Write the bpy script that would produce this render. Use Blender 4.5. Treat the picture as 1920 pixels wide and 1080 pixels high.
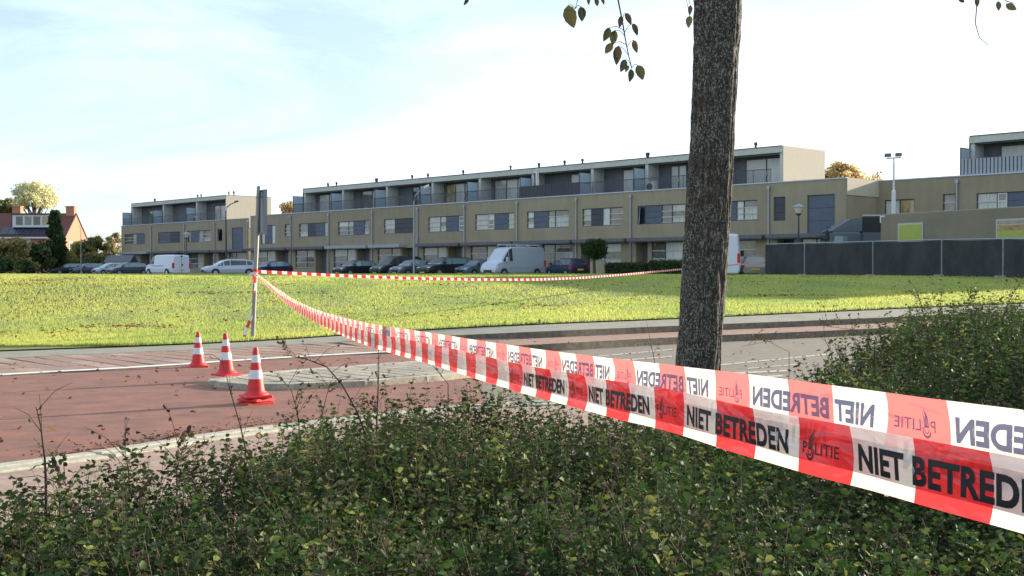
import bpy, math, random
import numpy as np
from mathutils import Vector, Matrix, noise as mnoise
random.seed(7); rng = np.random.default_rng(11)
for o in list(bpy.data.objects): bpy.data.objects.remove(o)
SC = bpy.context.scene; COL = SC.collection
R = math.radians

# ---------------------------------------------------------------- camera
F = 2250.0; HY = 508.0; CH = 1.5            # focal length and horizon of the 1920 px picture, eye height
cd = bpy.data.cameras.new('camera'); cam = bpy.data.objects.new('camera', cd); COL.objects.link(cam)
cd.sensor_width = 36; cd.lens = 36*F/1920; cd.clip_start = .05; cd.clip_end = 6000
cam.location = (0, 0, CH); cam.rotation_euler = (R(90)-math.atan((540-HY)/F), 0, 0)
SC.camera = cam
# ---------------------------------------------------------------- light
SUN_AZ, SUN_EL = R(57), R(12.8)                # azimuth clockwise from the viewing direction (+Y)
SC.view_settings.view_transform = 'Standard'; SC.view_settings.look = 'None'
SC.view_settings.exposure = 1.12; SC.view_settings.gamma = 1; SC.view_settings.use_curve_mapping = False
w = bpy.data.worlds.new('World'); SC.world = w; w.use_nodes = True
nt = w.node_tree; nt.nodes.clear(); N = nt.nodes.new; L = nt.links.new
out = N('ShaderNodeOutputWorld'); bg = N('ShaderNodeBackground'); bg.inputs[1].default_value = .092
sky = N('ShaderNodeTexSky'); sky.sky_type = 'NISHITA'; sky.sun_disc = False
sky.sun_elevation = SUN_EL; sky.sun_rotation = SUN_AZ; sky.air_density = 1.0; sky.dust_density = 1.2; sky.ozone_density = 1.3
tc = N('ShaderNodeTexCoord'); mp = N('ShaderNodeMapping'); mp.inputs['Scale'].default_value = (1.1, 1.1, 6.0); mp.inputs['Rotation'].default_value = (0, R(5), R(20))
n1 = N('ShaderNodeTexNoise'); n1.inputs['Scale'].default_value = 1.7; n1.inputs['Detail'].default_value = 7; n1.inputs['Roughness'].default_value = .62; n1.inputs['Distortion'].default_value = .9
cr = N('ShaderNodeValToRGB'); cr.color_ramp.elements[0].position = .42; cr.color_ramp.elements[0].color = (.29,)*3+(1,); cr.color_ramp.elements[1].position = .72; cr.color_ramp.elements[1].color = (.8,)*3+(1,)
mx = N('ShaderNodeMix'); mx.data_type = 'RGBA'
L(tc.outputs['Generated'], mp.inputs[0]); L(mp.outputs[0], n1.inputs[0]); L(n1.outputs[0], cr.inputs[0])
L(cr.outputs[0], mx.inputs[0]); L(sky.outputs[0], mx.inputs[6]); mx.inputs[7].default_value = (6.4, 7.9, 9.8, 1)
L(mx.outputs[2], bg.inputs[0]); L(bg.outputs[0], out.inputs[0])
sd = bpy.data.lights.new('sun', 'SUN'); sd.energy = 4.9; sd.angle = R(.5); sd.color = (1, .90, .74)
so = bpy.data.objects.new('sun', sd); COL.objects.link(so)
sv = Vector((math.sin(SUN_AZ)*math.cos(SUN_EL), math.cos(SUN_AZ)*math.cos(SUN_EL), math.sin(SUN_EL)))
so.rotation_euler = sv.to_track_quat('Z', 'Y').to_euler(); so.location = (30, 20, 30)

# ---------------------------------------------------------------- helpers
MATS = {}
def mat(name, col, rough=.7, metal=0, var=0, vs=8, vcol=None, bump=0, bs=None, spec=.4, stretch=None, attr=False, trans=0, detail=5):
    if name in MATS: return MATS[name]
    m = bpy.data.materials.new(name); m.use_nodes = True; t = m.node_tree; n = t.nodes; l = t.links
    b = n['Principled BSDF']; b.inputs['Roughness'].default_value = rough; b.inputs['Metallic'].default_value = metal
    b.inputs['Specular IOR Level'].default_value = spec
    c = n.new('ShaderNodeRGB'); c.outputs[0].default_value = (*col, 1); src = c.outputs[0]
    co = n.new('ShaderNodeTexCoord'); mpp = n.new('ShaderNodeMapping'); l.new(co.outputs['Object'], mpp.inputs[0])
    if stretch: mpp.inputs['Scale'].default_value = stretch
    if var or vcol:
        nz = n.new('ShaderNodeTexNoise'); nz.inputs['Scale'].default_value = vs; nz.inputs['Detail'].default_value = detail; nz.inputs['Roughness'].default_value = .65
        l.new(mpp.outputs[0], nz.inputs[0])
        rp = n.new('ShaderNodeValToRGB'); rp.color_ramp.elements[0].position = .36; rp.color_ramp.elements[1].position = .66
        a = vcol if vcol else tuple(x*(1-var) for x in col); bcol = col if vcol else tuple(min(1, x*(1+var)) for x in col)
        rp.color_ramp.elements[0].color = (*a, 1); rp.color_ramp.elements[1].color = (*bcol, 1)
        l.new(nz.outputs[0], rp.inputs[0]); src = rp.outputs[0]
    if attr:                                   # per-leaf variation stored on the mesh
        at = n.new('ShaderNodeAttribute'); at.attribute_name = 'tint'
        mm = n.new('ShaderNodeMix'); mm.data_type = 'RGBA'; mm.blend_type = 'MULTIPLY'; mm.inputs[0].default_value = 1
        l.new(src, mm.inputs[6]); l.new(at.outputs['Color'], mm.inputs[7]); src = mm.outputs[2]
    l.new(src, b.inputs['Base Color'])
    if bump:
        nb = n.new('ShaderNodeTexNoise'); nb.inputs['Scale'].default_value = bs or vs*3; nb.inputs['Detail'].default_value = 6; l.new(mpp.outputs[0], nb.inputs[0])
        bp = n.new('ShaderNodeBump'); bp.inputs['Strength'].default_value = bump; bp.inputs['Distance'].default_value = .02
        l.new(nb.outputs[0], bp.inputs['Height']); l.new(bp.outputs[0], b.inputs['Normal'])
    if trans:
        tr = n.new('ShaderNodeBsdfTranslucent'); l.new(src, tr.inputs[0]); ms = n.new('ShaderNodeMixShader'); ms.inputs[0].default_value = trans
        l.new(b.outputs[0], ms.inputs[1]); l.new(tr.outputs[0], ms.inputs[2]); l.new(ms.outputs[0], n['Material Output'].inputs[0])
    MATS[name] = m; return m

def tag(o, label=None, cat=None, group=None, kind=None):
    if label: o['label'] = label
    if cat: o['category'] = cat
    if group: o['group'] = group
    if kind: o['kind'] = kind
    return o
def empty(name, loc=(0,0,0), rz=0, label=None, cat=None, group=None):
    o = bpy.data.objects.new(name, None); COL.objects.link(o); o.location = loc; o.rotation_euler = (0, 0, rz); o.empty_display_size = .3
    return tag(o, label, cat, group)
def link(name, me, parent=None):
    o = bpy.data.objects.new(name, me); COL.objects.link(o)
    if parent is not None: o.parent = parent
    return o
class MB:
    def __init__(s): s.v = []; s.f = []; s.mi = []
    def add(s, vs, fs, mi=0):
        k = len(s.v); s.v += [tuple(p) for p in vs]; s.f += [tuple(i+k for i in f) for f in fs]; s.mi += [mi]*len(fs); return s
    def quad(s, a, b, c, d, mi=0): return s.add([a, b, c, d], [(0,1,2,3)], mi)
    def box(s, x0, x1, y0, y1, z0, z1, mi=0):
        return s.add([(x0,y0,z0),(x1,y0,z0),(x1,y1,z0),(x0,y1,z0),(x0,y0,z1),(x1,y0,z1),(x1,y1,z1),(x0,y1,z1)],
                     [(0,3,2,1),(4,5,6,7),(0,1,5,4),(1,2,6,5),(2,3,7,6),(3,0,4,7)], mi)
    def bbox(s, x0, x1, y0, y1, z0, z1, b=.02, mi=0):      # box with chamfered vertical edges and top
        P = lambda q, z, i: [(x0+q+i,y0+i,z),(x1-q-i,y0+i,z),(x1-i,y0+q+i,z),(x1-i,y1-q-i,z),(x1-q-i,y1-i,z),(x0+q+i,y1-i,z),(x0+i,y1-q-i,z),(x0+i,y0+q+i,z)]
        vs = P(b,z0,0)+P(b,z1-b,0)+P(b,z1,b); fs = [tuple(range(7,-1,-1)), tuple(range(16,24))]
        for r in (0, 8):
            fs += [(r+i, r+(i+1)%8, r+8+(i+1)%8, r+8+i) for i in range(8)]
        return s.add(vs, fs, mi)
    def tube(s, pts, r, n=8, mi=0, cap=True):
        pts = [Vector(p) for p in pts]; rs = r if isinstance(r, (list, tuple)) else [r]*len(pts); vs = []; fs = []
        for i, p in enumerate(pts):
            d = (pts[min(i+1, len(pts)-1)]-pts[max(i-1, 0)]).normalized()
            u = d.cross(Vector((0,0,1)) if abs(d.z) < .95 else Vector((1,0,0))).normalized(); v = d.cross(u)
            for k in range(n):
                a = 2*math.pi*k/n; vs.append(p+(u*math.cos(a)+v*math.sin(a))*rs[i])
        for i in range(len(pts)-1):
            for k in range(n): fs.append((i*n+k, i*n+(k+1)%n, (i+1)*n+(k+1)%n, (i+1)*n+k))
        if cap: fs += [tuple(range(n)), tuple(range(len(pts)*n-1, (len(pts)-1)*n-1, -1))]
        return s.add(vs, fs, mi)
    def lathe(s, prof, n=24, c=(0,0), mi=0):
        vs = []; fs = []
        for r, z in prof:
            for k in range(n): a = 2*math.pi*k/n; vs.append((c[0]+r*math.cos(a), c[1]+r*math.sin(a), z))
        for i in range(len(prof)-1):
            for k in range(n): fs.append((i*n+k, i*n+(k+1)%n, (i+1)*n+(k+1)%n, (i+1)*n+k))
        fs += [tuple(range(n-1, -1, -1)), tuple(range((len(prof)-1)*n, len(prof)*n))]
        return s.add(vs, fs, mi)
    def mesh(s, name, mats, smooth=False):
        me = bpy.data.meshes.new(name); me.from_pydata(s.v, [], s.f)
        for m in (mats if isinstance(mats, (list, tuple)) else [mats]): me.materials.append(m)
        if any(s.mi): me.polygons.foreach_set('material_index', s.mi)
        if smooth: me.polygons.foreach_set('use_smooth', [True]*len(s.f))
        me.update(); return me
    def build(s, name, mats, parent=None, smooth=False): return link(name, s.mesh(name, mats, smooth), parent)

def npmesh(name, V, Fc, mats, mi=None, tint=None, smooth=False):   # V (n,3), Fc (m,k) numpy arrays
    me = bpy.data.meshes.new(name); n, (m, k) = len(V), Fc.shape
    me.vertices.add(n); me.vertices.foreach_set('co', np.ascontiguousarray(V, np.float32).ravel())
    me.loops.add(m*k); me.loops.foreach_set('vertex_index', Fc.astype(np.int32).ravel())
    me.polygons.add(m); me.polygons.foreach_set('loop_start', np.arange(0, m*k, k, dtype=np.int32))
    for q in mats: me.materials.append(q)
    if mi is not None: me.polygons.foreach_set('material_index', mi.astype(np.int32))
    if smooth: me.polygons.foreach_set('use_smooth', np.ones(m, bool))
    if tint is not None:
        a = me.attributes.new('tint', 'FLOAT_COLOR', 'FACE'); a.data.foreach_set('color', np.ascontiguousarray(np.c_[tint, np.ones(m)], np.float32).ravel())
    me.update(calc_edges=True); me.validate(); return me
def nrm(a): return a/np.maximum(np.linalg.norm(a, axis=1, keepdims=True), 1e-9)
def leaf_arrays(P, D, Nn, ln, wd, fold=.25):        # oval leaves folded along the midrib: 6 verts, 2 quads each
    D = nrm(D); S = nrm(np.cross(D, Nn)); U = np.cross(S, D); n = len(P); ln = ln[:, None]; wd = wd[:, None]
    V = np.empty((n, 6, 3)); V[:,0] = P; V[:,3] = P+D*ln-U*ln*.12
    for j, (a, sg, b) in {1:(.28,1,1), 2:(.72,1,.85), 5:(.28,-1,1), 4:(.72,-1,.85)}.items():
        V[:,j] = P+D*ln*a+S*wd*.5*sg*b+U*wd*fold*.5
    i = np.arange(n)[:, None]*6
    Fc = np.stack([i+np.array([0,1,2,3]), i+np.array([0,3,4,5])], 1).reshape(-1, 4)
    return V.reshape(-1, 3), Fc
def sstep(t): t = np.clip(t, 0, 1); return t*t*(3-2*t)

# ---------------------------------------------------------------- terrain and picture-to-place survey
TH = math.atan(2090/F); EX, EY = math.sin(TH), -math.cos(TH); NX, NY = math.cos(TH), math.sin(TH)   # along the long facade / into the houses
O_MAIN = (174/F*91.8, 91.8)
RZ = math.atan2(EY, EX)
def hgt(x, y):                                # low embankment beyond the road, the street behind it a little lower
    df = -((np.asarray(x)-O_MAIN[0])*NX+(np.asarray(y)-O_MAIN[1])*NY)
    h = 1.2*sstep((np.asarray(y)-24.)/36)
    drop = np.maximum(sstep((7.5-df)/1.5), sstep((np.asarray(y)-86)/4))
    return h-.2*drop+.03*np.clip((np.asarray(y)-60)/25, 0, 1)*(1-drop)
def gp(px, py, off=0.):                       # point of the ground seen at a place in the photograph
    lo, hi = 1.0, 84.
    for _ in range(50):
        m = (lo+hi)/2; y = HY+F*(CH-float(1.2*sstep((m-24.)/36))-off)/m
        if y > py: lo = m
        else: hi = m
    return ((px-960)/F*lo, lo)
def at(px, py, Z): return Vector(((px-960)/F*Z, Z, CH-(py-HY)*Z/F))
def fs(px, O, t=0):                           # position along a facade line
    u = (px-960)/F
    return (u*(O[1]+t*NY)-(O[0]+t*NX))/(EX-u*EY)
# ---------------------------------------------------------------- ground sheets
m_soil = mat('soil', (.05,.038,.026), .95, var=.35, vs=14, bump=.5)
m_grassbase = mat('grass_base', (.13,.18,.04), .9, vs=1.1, vcol=(.17,.19,.055), bump=.6, bs=30)
m_redasph = mat('red_asphalt', (.31,.130,.085), .85, vs=2.3, vcol=(.185,.092,.066), bump=.35, bs=90, detail=10)
m_greyroad = mat('grey_asphalt', (.26,.205,.15), .85, vs=3, vcol=(.19,.155,.115), bump=.35, bs=70, detail=9)
m_pink = mat('pink_concrete', (.31,.18,.125), .85, var=.22, vs=7, bump=.2, bs=60)
m_pink2 = mat('pink_concrete_worn', (.29,.19,.145), .85, var=.25, vs=9, bump=.2, bs=60)
m_pink3 = mat('pink_concrete_pale', (.37,.25,.19), .85, var=.2, vs=6, bump=.2, bs=60)
m_kerb = mat('kerb_concrete', (.35,.305,.235), .85, var=.25, vs=9, bump=.25)
m_kerbw = mat('white_kerb_concrete', (.72,.69,.60), .8, var=.15, vs=9)
m_kerbd = mat('dirty_kerb_face', (.15,.125,.095), .9, var=.3, vs=9)  # dark colour stands for the shade on the kerb faces
m_joint = mat('joint_dirt', (.03,.025,.018), .95, var=.4, vs=20)
m_island = mat('pale_paving_brick', (.40,.345,.26), .85, var=.2, vs=8, bump=.2)
m_island2 = mat('pale_paving_brick_worn', (.33,.285,.215), .85, var=.25, vs=11, bump=.2)
m_white = mat('white_paint', (.60,.55,.47), .8, vs=9, vcol=(.36,.31,.25))
m_darkroad = mat('street_asphalt', (.06,.06,.062), .85, var=.2, vs=3)

def sheet(name, Xs, Ys, off, m, label=None):
    X, Y = np.meshgrid(Xs, Ys); Z = hgt(X, Y)+off; ny, nx = X.shape
    i = np.arange(ny*nx).reshape(ny, nx)
    Fc = np.stack([i[:-1,:-1], i[:-1,1:], i[1:,1:], i[1:,:-1]], -1).reshape(-1, 4)
    o = link(name, npmesh(name, np.stack([X, Y, Z], -1).reshape(-1, 3), Fc, [m], smooth=True)); tag(o, kind='structure')
    return o
xs = np.r_[np.linspace(-3000,-150,12), np.linspace(-140,140,141), np.linspace(150,3000,12)]
ys = np.r_[np.linspace(-300,0,8), np.linspace(2,110,109), np.linspace(115,200,18), np.linspace(260,5000,14)]
sheet('ground', xs, ys, -.05, m_soil)

# boundaries across the photograph: x -> y of lawn edge, grey strip edge, kerb line
bx = [-700,-300,0,240,480,780,1000,1260,1600,1920,2300,2700]
b0 = [690,672,659,651,641,620,609,599,583,569,557,547]
b1 = [707,690,671,661,650,632,622,611,598,583,569,557]
b2 = [742,722,701,689,672,656,645,631,617,600,583,569]
PX = np.linspace(-700, 2700, 90)
def smooth_arr(a, k=5): p = np.pad(a, k, mode='edge'); p[:k] = a[0]+(a[0]-a[1])*np.arange(k,0,-1); p[-k:] = a[-1]+(a[-1]-a[-2])*np.arange(1,k+1); return np.convolve(p, np.ones(2*k+1)/(2*k+1), 'valid')
def line(ytab, off, xtab=bx): y = smooth_arr(np.interp(PX, xtab, ytab), 3); return np.array([gp(a, b, c) for a, b, c in zip(PX, y, off)])
ired = 42
KF = 1.25*sstep((PX-650)/400)                      # the kerbs rise towards the right
L0, L1, L2 = line(b0, .03+.2*KF), line(b1, .03+.2*KF), line(b2, .02+.1*KF)
nrmL2 = np.gradient(L2, axis=0); nrmL2 = nrmL2/np.linalg.norm(nrmL2, axis=1, keepdims=True); toward = np.c_[nrmL2[:,1], -nrmL2[:,0]]
def strip(name, A, B, offA, offB, m, kind='structure', parent=None, n=4):
    A = np.asarray(A); B = np.asarray(B); T = np.linspace(0, 1, n)[:, None, None]
    P = A[None]*(1-T)+B[None]*T; off = (np.asarray(offA)*np.ones(len(A)))[None]*(1-T[..., 0])+(np.asarray(offB)*np.ones(len(A)))[None]*T[..., 0]
    Z = hgt(P[..., 0], P[..., 1])+off; i = np.arange(n*len(A)).reshape(n, len(A))
    Fc = np.stack([i[:-1,:-1], i[:-1,1:], i[1:,1:], i[1:,:-1]], -1).reshape(-1, 4)
    o = link(name, npmesh(name, np.dstack([P, Z]).reshape(-1, 3), Fc, [m], smooth=(abs(np.diff(P[:,0],axis=0)).sum()>.5)), parent)
    if kind and parent is None: tag(o, kind=kind)
    return o
# lawn (its near edge hangs slightly over the paved strip)
rows = np.r_[0, np.linspace(.4, 10, 16), np.linspace(12, 40, 15), np.linspace(45, 170, 26)]
dirL = np.array([0., 1.])
G = L0[None]+rows[:, None, None]*dirL
offG = (.035+.2*KF)[None]*(1-sstep(rows/14))[:, None]
GZ = hgt(G[..., 0], G[..., 1])+offG+.02
GZ += .012*np.sin(G[..., 0]*1.7+2*np.sin(G[..., 1]*.6))*np.clip(rows, 0, 1)[:, None]
i = np.arange(G.shape[0]*G.shape[1]).reshape(G.shape[:2]); Fc = np.stack([i[:-1,:-1], i[:-1,1:], i[1:,1:], i[1:,:-1]], -1).reshape(-1, 4)
lawn = link('lawn', npmesh('lawn', np.dstack([G, GZ]).reshape(-1, 3), Fc, [m_grassbase], smooth=True)); tag(lawn, kind='structure')
m_verge = mat('mossy_verge_concrete', (.30,.27,.205), .9, vs=2.2, vcol=(.22,.205,.15), bump=.3, bs=30)
strip('verge_path', L0+dirL*.25, L1, .03+.2*KF, .03+.2*KF, m_verge)
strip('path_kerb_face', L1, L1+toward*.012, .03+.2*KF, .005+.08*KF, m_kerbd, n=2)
pv = strip('pavement', L1+toward*.012, L2, .012+.1*KF, .012+.1*KF, m_joint, n=5)
strip('cycle_path', (L1+toward*.013)[36:], L2[36:], (.02+.1*KF)[36:], (.02+.1*KF)[36:], m_pink, n=5)
strip('kerb_line', L2[:ired+1], (L2+toward*.16)[:ired+1], (.026+.1*KF)[:ired+1], (.02+.1*KF)[:ired+1], m_kerbw, n=2)
strip('side_road_kerb', L2[ired:], (L2+toward*.16)[ired:], (.026+.1*KF)[ired:], (.02+.1*KF)[ired:], m_pink2, n=2)
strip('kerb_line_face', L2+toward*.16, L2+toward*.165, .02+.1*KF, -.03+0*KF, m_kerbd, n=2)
# red carriageway and near kerb
nx_ = [-700,0,200,350,520,700,900,1400,2700]; ny_ = [985,890,862,835,812,790,770,752,730]
N0 = np.array([gp(a, b) for a, b in zip(PX, smooth_arr(np.interp(PX, nx_, ny_), 3))])
gN = np.gradient(N0, axis=0); gN /= np.linalg.norm(gN, axis=1, keepdims=True); twN = np.c_[gN[:,1], -gN[:,0]]
ired = 42
strip('road', (L2+toward*.15)[:ired+1], N0[:ired+1], 0, 0, m_redasph, n=8)
strip('side_road', (L2+toward*.15)[ired:], N0[ired:], 0, 0, m_greyroad, n=8)
strip('near_pavement', N0+twN*.31, N0+twN*3.2, .06, .05, m_pink3, n=4)
# paving tiles on the left pavement
tile = {}
def slab_mesh(key, w, d, h, m, b=.006):
    if key not in tile: t = MB(); t.bbox(-w/2, w/2, -d/2, d/2, -h, 0, b); tile[key] = t.mesh(key, m)
    return tile[key]
def polylen(P): return np.r_[0, np.cumsum(np.linalg.norm(np.diff(P, axis=0), axis=1))]
def pave(parent, A, B, offs, name, w, rows_n, mats, smax, jt=.045, stag=.5, s0=0):
    c = (A+B)/2; S = polylen(c); s = s0; k = 0; cnt = 0
    while s < min(smax, S[-1]-w):
        for r in range(rows_n):
            sm = s+w/2
            q = np.array([np.interp(sm+.3, S, c[:,j])-np.interp(sm-.3, S, c[:,j]) for j in (0,1)]); ang = math.atan2(q[1], q[0]); wv = np.array([q[1], -q[0]])/np.linalg.norm(q)
            cc = np.array([np.interp(sm, S, c[:,j]) for j in (0,1)]); AA = np.stack([np.interp(np.linspace(0,1,300), np.linspace(0,1,len(A)), A[:,j]) for j in (0,1)], 1); BB = np.stack([np.interp(np.linspace(0,1,300), np.linspace(0,1,len(B)), B[:,j]) for j in (0,1)], 1)
            a = cc-wv*np.linalg.norm(AA-cc, axis=1).min(); b = cc+wv*np.linalg.norm(BB-cc, axis=1).min()
            dep = np.linalg.norm(b-a)/rows_n; p = a+(b-a)*((r+.5)/rows_n)
            if dep < .12: continue
            off = float(np.interp(sm, S, offs)); kk = random.randrange(len(mats))
            me = slab_mesh(name+str(kk), w-jt, 1.0-jt, .05, mats[kk])
            o = link(name, me, parent); o.scale = (1, dep, 1)
            o.location = (p[0], p[1], float(hgt(p[0], p[1]))+off+random.uniform(-.002, .003)); o.rotation_euler = (random.uniform(-.003,.003), random.uniform(-.004,.004), ang)
            cnt += 1
        s += w
    return cnt
i0, i1 = 12, 40
pave(pv, L1[i0:i1], (L2)[i0:i1], (.026+.1*KF)[i0:i1], 'paving_slab', .42, 4, [m_pink, m_pink2, m_pink3], 18.0)
# near kerb stones
nk = bpy.data.objects.new('near_kerb', None); COL.objects.link(nk); tag(nk, kind='structure')
S = polylen(N0); s = 3.0; k = 0
ktex = [mat('kerb_stone_pale', (.44,.40,.30), .85, var=.2, vs=10, bump=.2), mat('kerb_stone_grey', (.37,.34,.265), .85, var=.25, vs=8, bump=.2)]
for col_w, o0, zz in ((.14, .0, .085), (.16, .145, .078)):
    tm = [MB().bbox(-.49, .49, -col_w/2, col_w/2, -.16, 0, .012).mesh('kerb_stone', q) for q in ktex]
    s = 0.0
    while s < min(S[-1]-1, 18):
        p = [np.interp(s+.5, S, N0[:,j]) for j in (0,1)]; q = [np.interp(s+.7, S, N0[:,j])-np.interp(s+.3, S, N0[:,j]) for j in (0,1)]
        a = math.atan2(q[1], q[0]); o = link('kerb_stone', random.choice(tm), nk)
        t = (math.sin(a), -math.cos(a)); o.location = (p[0]+t[0]*(o0+col_w/2), p[1]+t[1]*(o0+col_w/2), zz+random.uniform(-.003,.003)); o.rotation_euler = (0,0,a); s += 1.0
# traffic island
ix = [388,410,450,560,700,830,900,1000]; it = [712,707,701,691,681,672,667,661]; ib = [713,719,722,722,716,706,698,680]
IT = np.array([gp(a, b, .09) for a, b in zip(np.linspace(388,1000,40), np.interp(np.linspace(388,1000,40), ix, it))])
IB = np.array([gp(a, b, .06) for a, b in zip(np.linspace(388,1000,40), np.interp(np.linspace(388,1000,40), ix, ib))])
isl = strip('traffic_island', IT, IB, .052, .052, m_joint, n=3)
strip('island_kerb_face', IB, IB+np.array([0,-.012]), .075, -.02, m_kerb, n=2)
inT, inB = IT*.95+IB*.05, IT*.14+IB*.86
pave(isl, inT[2:], inB[2:], .073*np.ones(38), 'paving_brick', .25, 5, [m_island, m_island2], 10.5, jt=.03)
km = [MB().bbox(-.245,.245,-.09,.09,-.12,0,.012).mesh('island_kerb_stone', q) for q in (m_kerb, ktex[0])]
for E, o_in in ((IB, .10), (IT, -.06)):
    S = polylen(E); s = 0
    while s < S[-1]-.5:
        p = [np.interp(s+.25, S, E[:,j]) for j in (0,1)]; q = [np.interp(s+.4, S, E[:,j])-np.interp(s+.1, S, E[:,j]) for j in (0,1)]; a = math.atan2(q[1], q[0])
        o = link('kerb_stone', random.choice(km), isl); o.location = (p[0]-math.sin(a)*o_in, p[1]+math.cos(a)*o_in, .078+random.uniform(-.002,.002)); o.rotation_euler = (0,0,a); s += .5
# painted lines and pale brick rows on the side road
for (xa, ya, xb, yb, th) in ((1350,684,1570,662,2.2),(1400,691,1500,683,1.6),(1120,668,1262,655,1.6),(1100,680,1262,668,2.0),(1360,700,1480,694,3),(1370,708,1470,704,3),(1180,696,1262,691,1.6)):
    a0, a1 = gp(xa, ya), gp(xa, ya+th); c0, c1 = gp(xb, yb), gp(xb, yb+th)
    q = MB(); nseg = max(3, int(math.dist(a0, c0)/.35))
    for k in range(nseg):
        t0, t1 = (k+.06)/nseg, (k+.94)/nseg; P = lambda A, B, t: (A[0]+(B[0]-A[0])*t, A[1]+(B[1]-A[1])*t)
        p = [P(a1,c1,t0), P(a1,c1,t1), P(a0,c0,t1), P(a0,c0,t0)]; q.quad(*[(u[0],u[1],float(hgt(*u))+.006) for u in p])
    tag(q.build('road_marking', m_white), kind='structure')
# far street in front of the houses
st = MB()
def floc(s, t, z, O=O_MAIN): return (O[0]+s*EX+t*NX, O[1]+s*EY+t*NY, z)
st.quad(floc(-120,-7.2,1.005), floc(60,-7.2,1.005), floc(60,-.5,1.005), floc(-120,-.5,1.005))
tag(st.build('street', m_darkroad), kind='structure')

# ---------------------------------------------------------------- grass blades and litter
m_blade = mat('grass_blade', (.46,.52,.15), .6, attr=True, trans=.5, spec=.25)
n = 420000
pxr = rng.uniform(-200, 2100, n)
zr = 23+ (62)*rng.random(n)**1.7
X = (pxr-960)/F*zr*1.02
edge = np.interp(X, L0[:,0], L0[:,1]); keep = zr > edge-.05
X, Y = X[keep], zr[keep]; n = len(X)
near = np.clip((Y-edge[keep])/14, 0, 1); koff = (.05+.2*np.interp(X, L0[:,0], KF))*(1-sstep(near))
Z = hgt(X, Y)+koff+.01
pat = np.array([mnoise.noise((a*.35, b*.12, 0)) for a, b in zip(X, Y)]); pat2 = np.array([mnoise.noise((a*.9+9, b*.9, 3)) for a, b in zip(X, Y)])
hh = (.028+.03*rng.random(n))*(1+.45*np.clip(pat2, -.5, 1))*(.8+Y/70); wd = (.006+.005*rng.random(n))*(Y/24)
a = rng.uniform(0, 2*np.pi, n); side = np.c_[np.cos(a), np.sin(a), 0*a]; lean = np.c_[rng.normal(0,.35,n), rng.normal(0,.35,n), np.ones(n)]
hh = hh*np.where(Y-edge[keep] < .5, 1.5, 1); P = np.c_[X, Y, Z]; V = np.empty((n,3,3)); V[:,0] = P-side*wd[:,None]; V[:,1] = P+side*wd[:,None]; V[:,2] = P+lean*hh[:,None]
g = np.clip(.55+.8*pat+.25*rng.normal(size=n), 0, 1)[:,None]
dry = (rng.random(n) < .05+.28*np.clip(pat2-.25, 0, 1))[:,None]
tint = np.array([[.74,.86,.7]])*(1-g)+np.array([[1.25,1.12,.9]])*g; tint = np.where(dry, np.array([[1.5,.95,1.6]])*(.7+.5*rng.random((n,1))), tint)
o = link('grass', npmesh('grass', V.reshape(-1,3), np.arange(n*3).reshape(n,3), [m_blade], tint=tint)); tag(o, 'short sunlit yellow green grass covering the field', 'grass', kind='stuff')
def litter(name, n, place, size, cols, label, cat, m):
    P = np.array([place() for _ in range(n)]); D = rng.normal(size=(n,3)); D[:,2] *= .25; Nn = np.c_[rng.normal(0,.3,(n,2)), np.ones(n)]
    V, Fc = leaf_arrays(P, D, Nn, size*(.6+.8*rng.random(n)), size*.6*(.7+.5*rng.random(n)), .6)
    c = np.array(cols)[rng.integers(0, len(cols), n)]; t = np.repeat(c, 2, 0)
    o = link(name, npmesh(name, V, Fc, [m], tint=t)); tag(o, label, cat, kind='stuff')
m_litter = mat('dead_leaf', (1,1,1), .8, attr=True, trans=.2)
bc = [(.30,.12,.03),(.38,.20,.05),(.16,.07,.025),(.10,.05,.02),(.45,.28,.07),(.33,.06,.02)]
cl = [(rng.uniform(-12,24), rng.uniform(24,62)) for _ in range(70)]+[gp(230,615),gp(255,618),gp(60,628),gp(700,595),gp(40,535),gp(90,527),gp(1010,580),gp(1420,560),gp(1500,562),gp(1730,560),gp(150,524)]*4
def pl_lawn():
    c = cl[random.randrange(len(cl))]; x, y = c[0]+random.gauss(0,.8), c[1]+random.gauss(0,.45)
    if random.random() < .25: px = random.uniform(0,1920); y = random.uniform(24,60); x = (px-960)/F*y
    y = max(y, np.interp(x, L0[:,0], L0[:,1])+.1)
    return (x, y, float(hgt(x, y))+.05+.2*float(np.interp(x, L0[:,0], KF))*float(1-sstep((y-np.interp(x, L0[:,0], L0[:,1]))/14)))
litter('fallen_leaves', 2600, pl_lawn, .10, bc, 'brown fallen leaves scattered over the green field', 'leaves', m_litter)
def pl_road():
    px = random.uniform(-50, 1600); py = random.uniform(660, 860) if random.random() < .5 else random.gauss(705, 18)
    if px > 900: py = random.uniform(625, 700)
    if random.random() < .3: px, py = random.uniform(300,560), random.gauss(835,14)
    x, y = gp(px, max(640, py)); return (x, y, float(hgt(x, y))+(.13+.0 if px > 900 and py < 660 else .02)+ (.1 if 390 < px < 900 and 685<py<722 else 0))
litter('road_litter', 420, pl_road, .06, bc, 'orange and brown leaves scattered on the red road', 'leaves', m_litter)
def pl_gutter():
    i = random.randrange(22, 36); f = random.random(); p = N0[i]*(1-f)+N0[i+1]*f; d = abs(random.gauss(0,.35)); return (p[0]-twN[i][0]*d, p[1]-twN[i][1]*d, .012)
litter('gutter_litter', 1300, pl_gutter, .03, [(.12,.06,.03),(.2,.09,.05),(.08,.05,.03),(.3,.15,.08)], 'dark leaf crumbs along the near kerb gutter', 'leaves', m_litter)
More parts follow.
